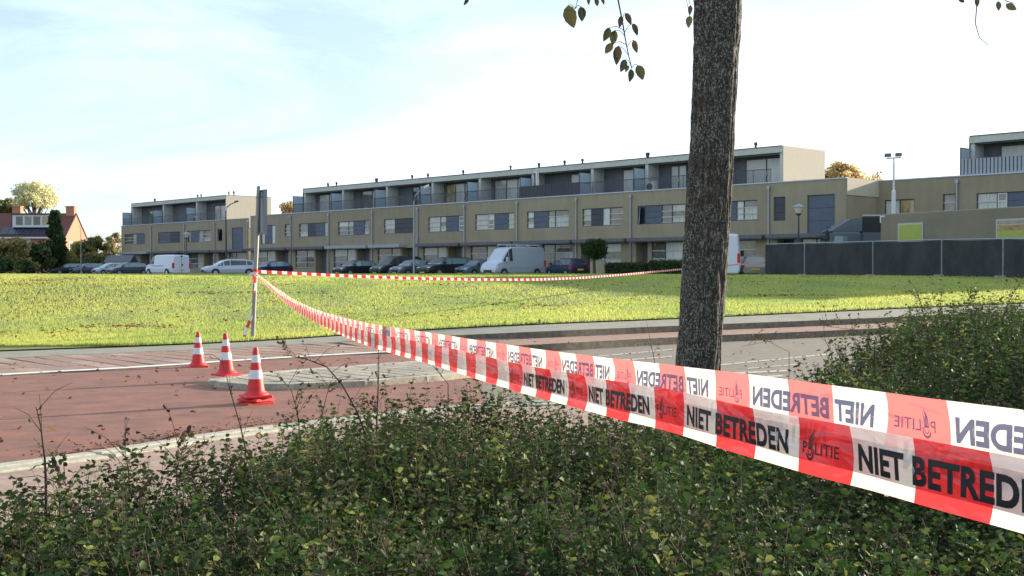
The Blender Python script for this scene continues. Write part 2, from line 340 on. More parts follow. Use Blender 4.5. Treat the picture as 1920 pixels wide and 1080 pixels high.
# ---------------------------------------------------------------- terraced houses
m_render = mat('ochre_render', (.37,.305,.205), .9, vs=.9, vcol=(.31,.25,.165), bump=.25, bs=14, stretch=(1,1,.5))
m_render2 = mat('ochre_render_worn', (.35,.285,.19), .9, vs=1.3, vcol=(.295,.24,.16), bump=.25, bs=14, stretch=(1,1,.4))
m_board = mat('pale_timber_cladding', (.62,.55,.42), .85, vs=6, vcol=(.50,.43,.32), stretch=(1,9,.25), bump=.15)
m_fin = mat('pale_grey_render', (.62,.61,.56), .85, var=.1, vs=2)
m_fascia = mat('grey_white_fascia', (.58,.56,.49), .75, var=.1, vs=3)
m_coping = mat('blue_grey_coping', (.55,.57,.66), .5, metal=.3)
m_dark = mat('slate_grey_cladding', (.14,.14,.16), .55, var=.12, vs=2)
m_panel = mat('slate_blue_panel', (.10,.115,.155), .5, var=.1, vs=2)
m_panel2 = mat('charcoal_panel', (.055,.055,.068), .5, var=.12, vs=2)
m_frame = mat('dark_window_frame', (.07,.075,.09), .45)
m_wframe = mat('white_window_frame', (.68,.67,.64), .5)
m_bar = mat('pale_glazing_bar', (.48,.48,.47), .5)
m_gl = [mat('glass_pale_curtain', (.46,.44,.38), .12, var=.28, vs=2.4, stretch=(5,1,.4), spec=.8), mat('glass_dim', (.14,.135,.11), .06, var=.45, vs=1.6, spec=1), mat('glass_brown_blind', (.26,.205,.16), .12, var=.3, vs=2, spec=.8), mat('glass_black', (.02,.023,.028), .05, var=.4, vs=1.5, spec=1),
        mat('glass_light_curtain', (.60,.59,.54), .2, var=.22, vs=3, stretch=(9,1,.3), spec=.6), mat('glass_warm_interior', (.40,.30,.14), .1, var=.5, vs=2.2, spec=.8)]
m_frost = mat('frosted_glass', (.45,.55,.62), .35, var=.06, vs=3, spec=.8)
m_pipe = mat('zinc_pipe', (.36,.38,.42), .4, metal=.5)
m_canopy = mat('canopy_grey', (.13,.13,.14), .6, var=.15, vs=4)
m_canopyl = mat('canopy_zinc', (.36,.38,.41), .5, var=.1, vs=4)
m_mesh = mat('dark_balustrade_mesh', (.06,.065,.08), .5)
def glassrail():
    m = bpy.data.materials.new('smoked_balustrade'); m.use_nodes = True; t = m.node_tree; b = t.nodes['Principled BSDF']; b.inputs['Base Color'].default_value = (.05,.06,.08,1); b.inputs['Roughness'].default_value = .4
    tr = t.nodes.new('ShaderNodeBsdfTransparent'); ms = t.nodes.new('ShaderNodeMixShader'); ms.inputs[0].default_value = .20
    t.links.new(tr.outputs[0], ms.inputs[1]); t.links.new(b.outputs[0], ms.inputs[2]); t.links.new(ms.outputs[0], t.nodes['Material Output'].inputs[0]); return m
m_rail = glassrail()

def wall_open(q, x0, x1, z0, z1, ops, y=0, dep=.14):
    X = sorted({x0, x1, *[v for o in ops for v in o[:2]]}); Zs = sorted({z0, z1, *[v for o in ops for v in o[2:4]]})
    for a, b in zip(X, X[1:]):
        for c, d in zip(Zs, Zs[1:]):
            if any(o[0]-1e-6 <= a and b <= o[1]+1e-6 and o[2]-1e-6 <= c and d <= o[3]+1e-6 for o in ops): continue
            q.quad((a,y,c),(b,y,c),(b,y,d),(a,y,d))
    for o in ops:
        a, b, c, d = o[:4]; e = o[4] if len(o) > 4 else dep
        q.quad((a,y,c),(b,y,c),(b,y+e,c),(a,y+e,c)); q.quad((a,y,d),(a,y+e,d),(b,y+e,d),(b,y,d)); q.quad((a,y,c),(a,y+e,c),(a,y+e,d),(a,y,d)); q.quad((b,y,c),(b,y,d),(b,y+e,d),(b,y+e,c))
def window(par, x0, x1, z0, z1, segs, y=.07, fr=None, door=False):
    fm = fr or m_frame; q = MB(); f = .055
    q.box(x0, x1, y, y+.06, z0, z0+f); q.box(x0, x1, y, y+.06, z1-f, z1); q.box(x0, x0+f, y+.002, y+.058, z0+f, z1-f); q.box(x1-f, x1, y+.002, y+.058, z0+f, z1-f)
    W = {'W':3.4, 'N':1.7, 'P':3.6, 'p':3.0, 'D':3.3, 'd':1.5, 'F':2, 'w':1.9, 'G':2.2, 'K':3.4, 'o':1.5}
    tot = sum(W[c] for c in segs); x = x0; res = []
    for k, c in enumerate(segs):
        xe = x+(x1-x0)*W[c]/tot; res.append((c, x, xe))
        if k < len(segs)-1: q.box(xe-.035, xe+.035, y+.004, y+.056, z0+f, z1-f)
        x = xe
    wobj = q.build('door' if door else 'window', fm, par)
    for c, a, b in res:
        a += .035; b -= .035; pn = MB(); yy = y+.045
        if c in 'Pp':
            mm = m_panel if c == 'P' else m_panel2; hh = (z1-z0-2*f)/3
            for j in range(3): pn.box(a, b, y+.012, y+.03, z0+f+j*hh+.008, z0+f+(j+1)*hh-.008)
            pn.build('panel', mm, wobj); continue
        g = {'W':random.choice([0,0,4,2,1]), 'N':random.choice([0,1,4]), 'D':3, 'd':3, 'F':random.choice([0,4,4,5]), 'w':4, 'G':random.choice([0,1]), 'K':2, 'o':4}[c]
        if c in 'WNKG' and not door:
            bars = MB(); bm_ = m_wframe if (c == 'N' and fr is None and random.random() < .35) else m_bar
            n3 = 3; hh = (z1-z0-2*f)/n3
            for j in range(1, n3): MB().box(a, b, y-.004, y+.05, z0+f+j*hh-.045, z0+f+j*hh+.03).build('glazing_bar', bm_, wobj)
            if bm_ is m_wframe:
                bars.box(a, a+.07, y-.006, y+.052, z0+f, z1-f); bars.box(b-.07, b, y-.006, y+.052, z0+f, z1-f); bars.box(a+.07, b-.07, y-.006, y+.052, z0+f, z0+f+.07); bars.box(a+.07, b-.07, y-.006, y+.052, z1-f-.07, z1-f)
            else: bars.box(a, b, y-.004, y+.05, z0+f, z0+f+.05)
            bars.build('inner_frame' if bm_ is m_wframe else 'glazing_bar', bm_, wobj)
            for j in range(3):
                p = MB().quad((a,yy,z0+f+j*hh),(b,yy,z0+f+j*hh),(b,yy,z0+f+(j+1)*hh),(a,yy,z0+f+(j+1)*hh)); p.build('pane', m_gl[g if random.random() < .7 else random.choice([0,1,2])], wobj)
        elif c == 'o':                            # casement standing open
            p = MB(); p.add([(a,y+.02,z0+.05),(a+.62*(b-a),y-.32,z0+.05),(a+.72*(b-a),y-.30,z1-.1),(a+.2*(b-a),y+.02,z1-.06)], [(0,1,2,3)]); p.build('pane', m_frost, wobj)
            MB().quad((a,yy,z0),(b,yy,z0),(b,yy,z1),(a,yy,z1)).build('pane', m_gl[3], wobj)
        else:
            MB().quad((a,yy,z0+f),(b,yy,z0+f),(b,yy,z1-f),(a,yy,z1-f)).build('pane', m_gl[g], wobj)
    if door: MB().box(res[-1][1]+.02, res[-1][1]+.06, y-.07, y-.001, z0+.95, z0+1.2).build('handle', m_wframe, wobj)
    return wobj
def house(O, pa, pb, label, up=None, wins=(), ground='A', base=1.0, canopy='dark', endwall=False, pipe=True, t0=0, rail='glass', top=6.4, updepth=5.0, first_end=False, upright=0, ac=False, group='flat roofed terraced houses across the field', mren=None, uptop=9.0, lowdep=9.0, doors='FFw', screen=True):
    s0, s1 = fs(pa, O), fs(pb, O); w = s1-s0
    h = empty('terraced_house', floc(s0, t0, base, O), RZ, label, 'house', group); mr = mren or random.choice([m_render, m_render2])
    ops = []; wl = []
    for (a, b, z0, z1, seg, *fr) in wins:
        x0, x1 = fs(a, O)-s0, fs(b, O)-s0; x0 = max(.12, x0); x1 = min(w-.12, x1)
        ops.append((x0, x1, z0, z1)); wl.append((x0, x1, z0, z1, seg, *fr))
    # ground floor: wide window, door niche
    if ground == 'A':  gw, dn = (.10*w, .60*w), (.64*w, .92*w)
    elif ground == 'B': gw, dn = (.42*w, .92*w), (.10*w, .34*w)
    elif ground == 'C': gw, dn = (.30*w, .80*w), (.06*w, .24*w)
    if ground in ('A','B','C'):
        ops.append((*gw, .75, 2.62)); ops.append((*dn, 0.02, 2.62, .9)); wl.append((*gw, .75, 2.62, 'WG' if ground == 'A' else 'GW'))
    q = MB(); wall_open(q, 0, w, -.3, top, ops)
    D = lowdep
    q.quad((0,0,-.3),(0,0,top),(0,D,top),(0,D,-.3)); q.quad((w,0,-.3),(w,D,-.3),(w,D,top),(w,0,top)); q.quad((0,D,-.3),(0,D,top),(w,D,top),(w,D,-.3))
    q.build('wall', mr, h)
    c = MB(); c.box(-.0, w, -.05, .25, top+.001, top+.07); c.build('coping', m_coping, h)
    MB().quad((0,.25,top-.02),(w,.25,top-.02),(w,D,top-.02),(0,D,top-.02)).build('roof', m_canopy, h)
    if endwall: MB().box(w+.003, w+.05, .05, D, 5.35, top+.05).build('end_cladding', m_board, h)  # pale strip paints in the sunlit top of the end wall
    for x in wl: window(h, *x[:5], fr=(x[5] if len(x) > 5 else None))
    if ground in ('A','B','C'):
        a, b = dn; mid = a+(b-a)*.5
        dq = MB(); dq.box(a, mid, .80, .86, .02, 2.62); dq.build('door', m_dark if ground != 'B' else m_panel2, h)
        MB().box(mid+.01, b, .82, .88, .02, 2.62).build('door_side_wall', mr, h)
        ca, cb = (0.02*w, .97*w) if canopy != 'short' else (.02*w, .72*w)
        cm = m_canopy if canopy == 'dark' else m_canopyl
        k = MB().box(ca, cb, -.75, -.005, 2.70, 2.94); k.box(ca+.03, cb-.03, -.70, -.01, 2.64, 2.70); k.build('canopy', cm, h)
    if pipe:
        p = MB(); p.tube([(w-.09,-.09,top-.25),(w-.09,-.09,.2)], .062, 8); p.box(w-.2, w+.02, -.16, -.003, top-.42, top-.2); p.build('downpipe', m_pipe, h)
    if up:
        x0 = 0 if first_end else 0; y0, y1 = 1.5, 2.75; zt = uptop; zf = top-.25; x1 = w-upright
        MB().box(x0, x0+.28, y0, y1, zf, zt-.42).build('partition_wall', m_fin, h)
        if up == 'end': MB().box(x1-.28, x1-.001, y0, y1, zf, zt-.42).build('partition_wall', m_fin, h)
        b = MB(); b.box(x0, x1, y1, y1+.2, zf, zt-.42); b.build('back_wall', m_dark, h)
        e = MB(); e.box(x0, x1, y0-.12, 1.5+updepth, zt-.42, zt); e.build('fascia', m_fascia, h)
        rr = MB(); rr.box(x0, x1, y0-.16, 1.5+updepth+.03, zt+.001, zt+.05); rr.build('roof_edge', m_frame, h)
        bd = MB(); bd.box(x0, x1, y1+.2, 1.5+updepth-.05, zf, zt-.421); bd.build('upper_wall', m_board, h)
        if up == 'end': MB().box(x1+.002, x1+.06, y0-.1, 1.5+updepth, top-.02, zt-.01).build('end_cladding', m_board, h)
        if first_end: MB().box(x0-.05, x0-.002, y0-.1, 1.5+updepth, top-.02, zt-.01).build('end_cladding', m_dark, h)
        # terrace doors: (fraction of width) frames with tall panes
        for (a, b_, sg) in up if isinstance(up, (list, tuple)) else [(.30,.92,doors)]:
            xa, xb = x0+.28+(x1-.28-x0)*a, x0+.28+(x1-.28-x0)*b_
            window(h, xa, xb, top-.15, top+2.0, sg, y=y1-.09, door=True)
        MB().box(x0+.28, x1, y0+.02, y0+.06, zt-.50, zt-.421).build('awning_rail', m_frame, h)
        for k in range(random.choice([1,2,2])):
            xx = random.uniform(.2,.9)*w; v = MB(); v.lathe([(.09,zt+.05),(.09,zt+random.uniform(.25,.5)),(.14,zt+.52),(.13,zt+.62),(.02,zt+.66)], 8, (xx, 3.2)); v.build('roof_vent', m_frame, h)
        if rail == 'glass':
            g = MB(); g.box(.02, w-.02, .16, .19, top+.07, top+.95); ro = g.build('balustrade', m_rail, h)
            t = MB(); t.box(.02, w-.02, .14, .21, top+.952, top+.99)
            for k in range(5): xx = .04+(w-.1)*k/4; t.box(xx, xx+.035, .145, .159, top+.07, top+.952)
            t.build('railing', m_mesh, h)
        elif rail == 'solid':
            nn = int((w-.04)/.16); sm = MB().box(0, .135, 0, .03, 0, .98).mesh('slat', m_panel2)
            for k in range(nn): o = link('slat', sm, h); o.location = (.03+k*.16, .15+.012*(k%2), top+.07)
        elif rail == 'slat':
            sm = MB().box(0, .17, 0, .03, 0, 1.0).mesh('slat', m_canopyl); k = 0; x = .03
            while x < w-.17: o = link('slat', sm, h); o.location = (x, .2, top+.08); x += .24
            MB().box(.02, w-.02, .235, .26, top+.2, top+1.06).build('balustrade', m_panel2, h)
        if screen:
            sx = 0.0; s_ = MB(); s_.box(sx-.02, sx+.02, .22, 1.36, top+.12, top+.98); s_.box(sx-.02, sx+.02, .22, 1.36, top+1.03, top+1.78); so_ = s_.build('privacy_screen', m_frost, h)
            f = MB()
            for yy in (.17, 1.37): f.box(sx-.03, sx+.03, yy, yy+.045, top+.07, top+1.83)
            f.box(sx-.028, sx+.028, .215, 1.37, top+1.785, top+1.83); f.box(sx-.028, sx+.028, .215, 1.37, top+.985, top+1.025); f.build('screen_frame', m_frame, so_)
        if ac:
            a_ = MB().bbox(.75, 1.55, .75, 1.1, top, top+.75, .03); ao = a_.build('air_unit', m_wframe, h); MB().lathe([(.27,0),(.27,.02)], 16).build('fan_grille', m_frame, ao).matrix_local = Matrix.Translation((1.05,.745,top+.38)) @ Matrix.Rotation(math.pi/2, 4, 'X')
    return h
FW = (3.95, 5.33)
H = house
H(O_MAIN, 470, 547, 'plain two storey ochre terraced house seen right behind the tall sign pole', wins=[(489,516,3.35,5.35,'FPF'),(534,545,4.05,5.35,'N')], ground='A')
H(O_MAIN, 547, 618, 'leftmost three storey house of the long terrace with frosted outer screen', up=[(.12,.95,'FFF')], wins=[(561,616,*FW,'WpPN')], first_end=True)
H(O_MAIN, 618, 700, 'second three storey house of the long terrace, above the small black car', up=[(.18,.95,'GFw')], wins=[(634,692,*FW,'WNPN')], canopy='zinc')
H(O_MAIN, 700, 785, 'three storey house with a pale canopy just left of the bent street lamp', up=[(.35,.95,'dFG')], wins=[(720,775,*FW,'Wpp')], canopy='short', mren=m_render2)
H(O_MAIN, 785, 873, 'three storey house with white framed terrace doors right of the bent street lamp', up=[(.06,.85,'FwK')], wins=[(803,872,*FW,'WNPN')])
H(O_MAIN, 873, 972, 'three storey terraced house directly behind the silver panel van', up=[(.08,.75,'GFw')], wins=[(891,964,*FW,'WNPN')], mren=m_render)
H(O_MAIN, 972, 1083, 'three storey house with black slatted balcony and leaning white parasol', up=[(.48,.95,'wF')], rail='solid', wins=[(988,1066,*FW,'NPNW')], ground='B')
H(O_MAIN, 1083, 1185, 'three storey house behind the round topiary tree', up=[(.38,.9,'FG')], wins=[(1092,1168,*FW,'GpwK')], ground='C')
H(O_MAIN, 1185, 1312, 'three storey house with an opened casement, just left of the thick trunk', up=[(.2,.45,'ww'),(.5,.9,'GF')], wins=[(1195,1290,*FW,'oPGW')], ground='C', ac=True)
H(O_MAIN, 1312, 1444, 'three storey house with the sunlit pale end wall, just right of the thick tree trunk', up='end', wins=[(1340,1420,*FW,'NPNW')], ground='C', doors='ww', upright=0)
H(O_MAIN, 1444, 1586, 'two storey ochre house with dark shuttered windows behind the small lantern', wins=[(1450,1472,3.85,5.45,'p'),(1513,1565,2.9,5.45,'P')], ground='B', endwall=True, pipe=False)
# leaning white pole on the terrace
s = fs(1010, O_MAIN, 1.0); lp = MB(); lp.tube([floc(s+.25,.6,7.5), floc(s-.5,1.2,9.85)], .07, 8); lp.tube([floc(s+.42,.6,7.5), floc(s-.28,1.2,9.7)], .05, 8)
tag(lp.build('folded_parasol', m_wframe), 'white folded parasol leaning on the terrace with the black slatted balcony', 'parasol')
O_LEFT = ((466-960)/F*135, 135.)
H(O_LEFT, 228, 285, 'leftmost house of the far left terrace, with a zinc canopy', up=[(.2,.7,'GF')], wins=[(234,272,*FW,'WNP')], canopy='zinc', first_end=True, updepth=6, uptop=9.4, group='flat roofed houses of the far left terrace')
H(O_LEFT, 285, 347, 'second far left terrace house, one wide dark window above the white van', up=[(.45,.95,'dd')], wins=[(297,338,*FW,'Pp')], updepth=6, uptop=9.4, group='flat roofed houses of the far left terrace')
H(O_LEFT, 347, 404, 'third far left terrace house with an air unit, right of the globe lamp', up='end', wins=[(352,395,*FW,'dPGK')], updepth=6, ac=True, uptop=9.4, group='flat roofed houses of the far left terrace')
H(O_LEFT, 404, 466, 'plain right end house of the far left terrace behind the silver estate car', wins=[(408,417,4.0,5.4,'o'),(435,456,2.95,5.45,'P')], ground='B', endwall=True, updepth=6, lowdep=8, group='flat roofed houses of the far left terrace')
O_RIGHT = ((1635-960)/F*79.5, 79.5)
H(O_RIGHT, 1635, 1797, 'two storey ochre house behind the floodlight mast', wins=[(1658,1714,2.9,5.15,'FF'),(1767,1791,3.75,5.35,'K')], ground='B')
H(O_RIGHT, 1797, 1975, 'three storey ochre house with grey slatted balcony at the right edge of the photo', up=[(.2,.8,'ww')], rail='slat', wins=[(1830,1950,3.75,5.3,'WNPN')], ground='C', first_end=True)
H(O_RIGHT, 1975, 2150, 'three storey ochre house, first beyond the right edge', up=[(.3,.8,'FF')], rail='slat', wins=[(2000,2110,3.75,5.3,'WNPN')], ground='A')
H(O_RIGHT, 2150, 2360, 'three storey ochre house, second beyond the right edge', up=[(.3,.8,'FF')], wins=[(2180,2310,3.75,5.3,'WNPN')], ground='A')
H(O_RIGHT, 2360, 2620, 'three storey ochre house, third beyond the right edge', up=[(.3,.8,'FF')], wins=[(2400,2550,3.75,5.3,'WNPN')], ground='A')

# ---------------------------------------------------------------- red brick house on the left
m_brick = mat('orange_brick', (.46,.215,.13), .9, var=.2, vs=9, bump=.2, stretch=(1,1,3))
m_rtile = mat('red_roof_tile', (.15,.06,.05), .8, var=.3, vs=6, stretch=(1,1,4))
m_solar = mat('solar_panel', (.015,.02,.04), .25, spec=.8)
m_shut = mat('pale_shutter', (.62,.66,.72), .5)
bh = empty('brick_house', (-63.6-17, 171, .8), 0, 'red brick house with dormer, solar panels and sunlit gable at the far left', 'house')
W_, Dp, ev, rg = 17.0, 8.4, 5.6, 9.0
q = MB(); wall_open(q, 0, W_, -.5, ev, [(9.4,12,3.4,5.3),(14.2,15.6,3.4,5.3),(9.2,12.4,.8,2.4)])
q.add([(W_,0,-.5),(W_,Dp,-.5),(W_,Dp,ev),(W_,Dp/2,rg),(W_,0,ev)], [(0,1,2,3,4)]); q.quad((0,Dp,-.5),(0,Dp,ev),(W_,Dp,ev),(W_,Dp,-.5)); q.quad((0,0,-.5),(0,0,ev),(0,Dp,ev),(0,Dp,-.5))
q.build('wall', m_brick, bh)
q = MB(); q.add([(-.2,-.35,ev-.1),(W_+.12,-.35,ev-.1),(W_+.12,Dp/2,rg+.12),(-.2,Dp/2,rg+.12),(-.2,Dp+.35,ev-.1),(W_+.12,Dp+.35,ev-.1),(-.2,-.35,ev-.28),(W_+.12,-.35,ev-.28),(W_+.12,Dp/2,rg-.05),(W_+.12,Dp+.35,ev-.28)], [(0,1,2,3),(3,2,5,4),(6,7,1,0),(7,8,2,1),(8,9,5,2)]); rf = q.build('roof', m_rtile, bh)
for cx in (W_-.7, W_-8.2-.3):
    c = MB(); c.box(cx-.6, cx+.6, Dp/2-.5, Dp/2+.5, rg-.9, rg+1.0); c.box(cx-.66, cx+.66, Dp/2-.56, Dp/2+.56, rg+1.0, rg+1.15); c.build('chimney', m_brick, rf)
slope = (rg+.12-(ev-.1))/(Dp/2+.35)
sp = MB().box(0, 1.05, 0, 1.75, .05, .09).mesh('solar_panel', m_solar)
for k in range(7):
    o = link('solar_panel', sp, rf); o.location = (7.6+k*1.1, -.05, ev+.22); o.rotation_euler = (math.atan(slope), 0, 0)
dm = MB(); dm.box(9.1, 14.6, .9, Dp/2, ev+1.35, ev+3.15); d_ = dm.build('dormer', m_wframe, bh)
MB().box(8.9, 14.8, .75, Dp/2+.2, ev+3.152, ev+3.35).build('dormer_roof', m_rtile, d_)
for k, xx in enumerate((9.6, 10.85, 12.1, 13.35)): MB().box(xx, xx+.95, .86, .897, ev+1.7, ev+2.9).build('pane', m_gl[(3,1,3,5)[k]], d_)
MB().box(9.4, 12, .05, .1, 3.4, 5.3).build('shutter', m_shut, bh); window(bh, 14.2, 15.6, 3.4, 5.3, 'FF', fr=m_wframe); window(bh, 9.2, 12.4, .8, 2.4, 'FFF', fr=m_wframe)
for (ya, yb, za, zb) in ((1.2,2.6,3.2,4.9),(5.4,6.7,3.2,4.9),(1.2,2.6,.7,2.4)):
    g = MB(); g.box(W_+.01, W_+.07, ya, yb, za, zb); wo = g.build('window', m_wframe, bh); MB().box(W_+.071, W_+.08, ya+.12, yb-.12, za+.12, zb-.12).build('pane', m_gl[1], wo)
MB().box(-.3, W_+.2, -.45, -.36, ev-.3, ev-.08).build('gutter', m_wframe, bh)
# neighbour roof further left and small shed
b2_ = empty('brick_house', (-90, 169, .8), 0, 'second red roofed house cut off by the left edge of the photo', 'house')
q = MB(); q.box(0, 9, 0, 8, -.5, 5.2); q.build('wall', m_brick, b2_); q = MB(); q.add([(-.2,-.3,5.1),(9.3,-.3,5.1),(9.3,4,9.3),(-.2,4,9.3),(-.2,8.3,5.1),(9.3,8.3,5.1)], [(0,1,2,3),(3,2,5,4),(0,3,4),(1,5,2)]); q.build('roof', m_rtile, b2_)
sh = empty('garden_shed', (*[at(198,505,150)[i] for i in (0,1)], .8), 0, 'small grey pitched roof shed left of the far left terrace', 'shed')
MB().box(0, 2.9, 0, 3, 0, 1.9).build('wall', m_fin, sh); q = MB(); q.add([(-.2,-.2,1.85),(3.1,-.2,1.85),(3.1,1.5,2.7),(-.2,1.5,2.7),(-.2,3.2,1.85),(3.1,3.2,1.85)], [(0,1,2,3),(3,2,5,4),(1,5,2),(0,3,4)]); q.build('roof', m_canopy, sh)
# ---------------------------------------------------------------- vehicles
m_tyre = mat('tyre_rubber', (.02,.02,.02), .8); m_rim = mat('alloy_rim', (.45,.46,.48), .35, metal=.7)
m_cglass = mat('car_glass', (.03,.045,.05), .04, spec=1); m_cglass2 = mat('car_glass_reflecting', (.16,.24,.25), .08, spec=1)
m_head = mat('headlight_lens', (.62,.66,.70), .15, spec=.8); m_tail = mat('tail_light_lens', (.55,.02,.02), .2)
m_plate = mat('yellow_number_plate', (.75,.55,.04), .5); m_trim = mat('black_trim', (.025,.025,.028), .6)
def paint(name, c, metal=.3, rough=.28): return mat(name, c, rough, metal=metal, spec=.6)
P_white = paint('white_car_paint', (.66,.68,.74), 0, .3); P_silver = paint('silver_car_paint', (.50,.54,.60), .25, .3); P_black = paint('black_car_paint', (.022,.026,.032), .3); P_blue = paint('dark_blue_car_paint', (.03,.045,.09), .4)
P_grey = paint('grey_car_paint', (.10,.12,.15), .5); P_bluegrey = paint('blue_grey_car_paint', (.17,.22,.29), .5); P_beige = paint('sand_car_paint', (.30,.28,.25), .4)
# stations from the tail (x=0) to the nose: x, sill z, waist z, roof z, half-width factor at the roof
KIND = {
 'hatch': dict(L=4.0, W=1.74, st=[(0,.38,.70,.74,.90),(.06,.28,.92,.97,.86),(.38,.2,.96,1.34,.70),(.85,.2,.95,1.45,.70),(1.9,.2,.93,1.48,.71),(2.45,.2,.92,1.38,.71),(3.05,.2,.90,.96,.80),(3.6,.22,.82,.88,.82),(3.92,.27,.68,.72,.80),(4.0,.36,.54,.58,.75)], glass=(1,2,3,4,5), wx=(.72,3.2)),
 'estate': dict(L=4.7, W=1.8, st=[(0,.38,.75,.80,.90),(.06,.28,.95,1.0,.86),(.45,.2,.98,1.38,.72),(1.0,.2,.97,1.47,.72),(2.5,.2,.94,1.49,.72),(3.05,.2,.92,1.38,.72),(3.65,.2,.90,.96,.80),(4.25,.22,.82,.88,.82),(4.6,.27,.68,.72,.80),(4.7,.36,.54,.58,.75)], glass=(1,2,3,4,5), wx=(.85,3.8)),
 'mpv': dict(L=4.9, W=1.9, st=[(0,.4,.9,.95,.92),(.05,.3,1.05,1.12,.86),(.3,.22,1.08,1.68,.74),(.8,.22,1.07,1.80,.74),(2.8,.22,1.04,1.82,.74),(3.3,.22,1.02,1.68,.73),(4.05,.22,.98,1.05,.82),(4.5,.24,.88,.95,.84),(4.82,.3,.72,.78,.8),(4.9,.38,.6,.63,.75)], glass=(1,2,3,4,5), wx=(.9,3.95)),
 'van': dict(L=5.4, W=2.0, st=[(0,.35,1.2,2.28,.84),(.05,.3,1.25,2.40,.86),(1.0,.28,1.25,2.44,.86),(2.5,.28,1.25,2.44,.86),(3.6,.28,1.25,2.40,.84),(3.95,.28,1.25,2.28,.82),(4.65,.28,1.20,1.36,.84),(5.15,.3,1.05,1.12,.86),(5.34,.36,.82,.86,.84),(5.4,.42,.6,.64,.8)], glass=(None,3,4,5,5), wx=(1.0,4.55)),
 'vanlow': dict(L=5.0, W=1.95, st=[(0,.35,1.1,1.84,.86),(.05,.3,1.12,1.95,.88),(1.0,.28,1.12,1.98,.88),(2.3,.28,1.12,1.98,.88),(3.3,.28,1.12,1.95,.85),(3.65,.28,1.12,1.84,.83),(4.25,.28,1.08,1.20,.84),(4.75,.3,.95,1.02,.86),(4.94,.36,.76,.8,.84),(5.0,.42,.58,.6,.8)], glass=(None,3,4,5,5), wx=(.95,4.2)),
}
def vehicle(kind, x, y, z, ang, pnt, label, cat, name='parked_car', gl=None, rack=False, group=None, reardoors=False, scale=1):
    k = KIND[kind]; st = k['st']; Wd = k['W']/2; g = gl or m_cglass
    c = empty(name, (x, y, z), ang, label, cat, group); c.scale = (scale,)*3; Lh = k['L']/2
    rows = []
    for (sx, zb, zw, zr, rf) in st:
        e = 1-.12*abs((sx-Lh)/Lh)**6; wv = Wd*e; X = sx-Lh; gh = zr-zw; rw = Wd*rf*e if gh > .2 else wv*.9
        half = [(X,wv*.90,zb),(X,wv*.985,zb+.12),(X,wv,(zb+zw)/2+.05),(X,wv*.965,zw),(X,rw,zr-min(.08,gh*.3)),(X,rw*.86,zr-min(.02,gh*.1)),(X,rw*.4,zr)]
        rows.append(half+[(p[0],-p[1],p[2]) for p in half[::-1]])
    q = MB(); n = len(rows[0]); vs = [p for r in rows for p in r]; fcs = []
    for i in range(len(rows)-1):
        for j in range(n): fcs.append((i*n+j, i*n+(j+1)%n, (i+1)*n+(j+1)%n, (i+1)*n+j))
    fcs += [tuple(range(n-1,-1,-1)), tuple(range((len(rows)-1)*n, len(rows)*n))]
    q.add(vs, fcs); q.build('body', pnt, c, smooth=False)
    def patch(nm, i0, i1, js, mt, inset=.07, push=.012):
        for j0, j1 in js:
            A = [Vector(rows[i0][j0]), Vector(rows[i1][j0]), Vector(rows[i1][j1]), Vector(rows[i0][j1])]
            cen = sum(A, Vector())/4; nn = (A[1]-A[0]).cross(A[3]-A[0]); nn = nn.normalized() if nn.length > 1e-6 else Vector((0,0,1))
            if nn.dot(cen-Vector((cen.x if abs(nn.x) < .5 else 0, 0, .8))) < 0: nn = -nn
            B = [a+(cen-a)*inset+nn*push for a in A]; MB().add([*B, *[b-nn*.02 for b in B]], [(0,1,2,3),(0,4,5,1),(1,5,6,2),(2,6,7,3),(3,7,4,0)]).build(nm, mt, c)
    r0, s1, s2, ws, _ = k['glass']
    if r0 is not None: patch('rear_window', 1, 2, [(4,9)], g, .12, .02)
    sides = [(2,3),(3,4),(4,5)] if r0 is not None else [(4,5)]
    for a, b in sides: patch('side_window', a, b, [(3,4),(9,10)], g, .06)
    patch('windscreen', 5, 6, [(4,9)], g, .08, .02)
    if r0 is not None or True: patch('side_window', 5, 6, [(3,4),(9,10)], g, .22)
    for wx in k['wx']:
        for sgn in (1, -1):
            rr = .33 if 'van' in kind or kind == 'mpv' else .31
            t = MB(); t.lathe([(rr*.62,-.11),(rr*.97,-.1),(rr,-.06),(rr,.06),(rr*.97,.1),(rr*.62,.11)], 20); w_ = t.build('wheel', m_tyre, c); w_.location = (wx-Lh, sgn*(Wd-.08), rr); w_.rotation_euler = (R(90),0,0)
            rm = MB(); rm.lathe([(rr*.6,-.112),(rr*.55,-.118),(.05,-.10),(.02,-.12)] if sgn > 0 else [(.02,.12),(.05,.10),(rr*.55,.118),(rr*.6,.112)], 16); rm.build('rim', m_rim, w_)
            a = MB(); a.lathe([(rr+.05,-.02),(rr+.05,.0)], 20); ar = a.build('wheel_arch', m_trim, c); ar.location = (wx-Lh, sgn*(Wd*.985), rr+.01); ar.rotation_euler = (R(90),0,0)
    xn = st[-2][0]-Lh; zn = st[-2][2]
    for sgn in (1, -1):
        MB().bbox(xn-.32, xn+.03, sgn*Wd*.66-.17, sgn*Wd*.66+.17, zn-.12, zn+.06, .03).build('headlight', m_head, c)
        tz = st[1][2]
        MB().box(-Lh-.015, -Lh+.12, sgn*Wd*.86-.08, sgn*Wd*.86+.08, tz-.28+(0 if 'van' not in kind else -.1), tz+.02+(0 if 'van' not in kind else .1)).build('tail_light', m_tail, c)
        xm = st[5][0]-Lh+.38; zm = st[5][2]+.08
        MB().bbox(xm-.08, xm+.08, sgn*(Wd+.10)-.09, sgn*(Wd+.10)+.09, zm-.05, zm+.14+(.12 if 'van' in kind else 0), .02).build('mirror', m_trim if pnt is not P_silver else pnt, c)
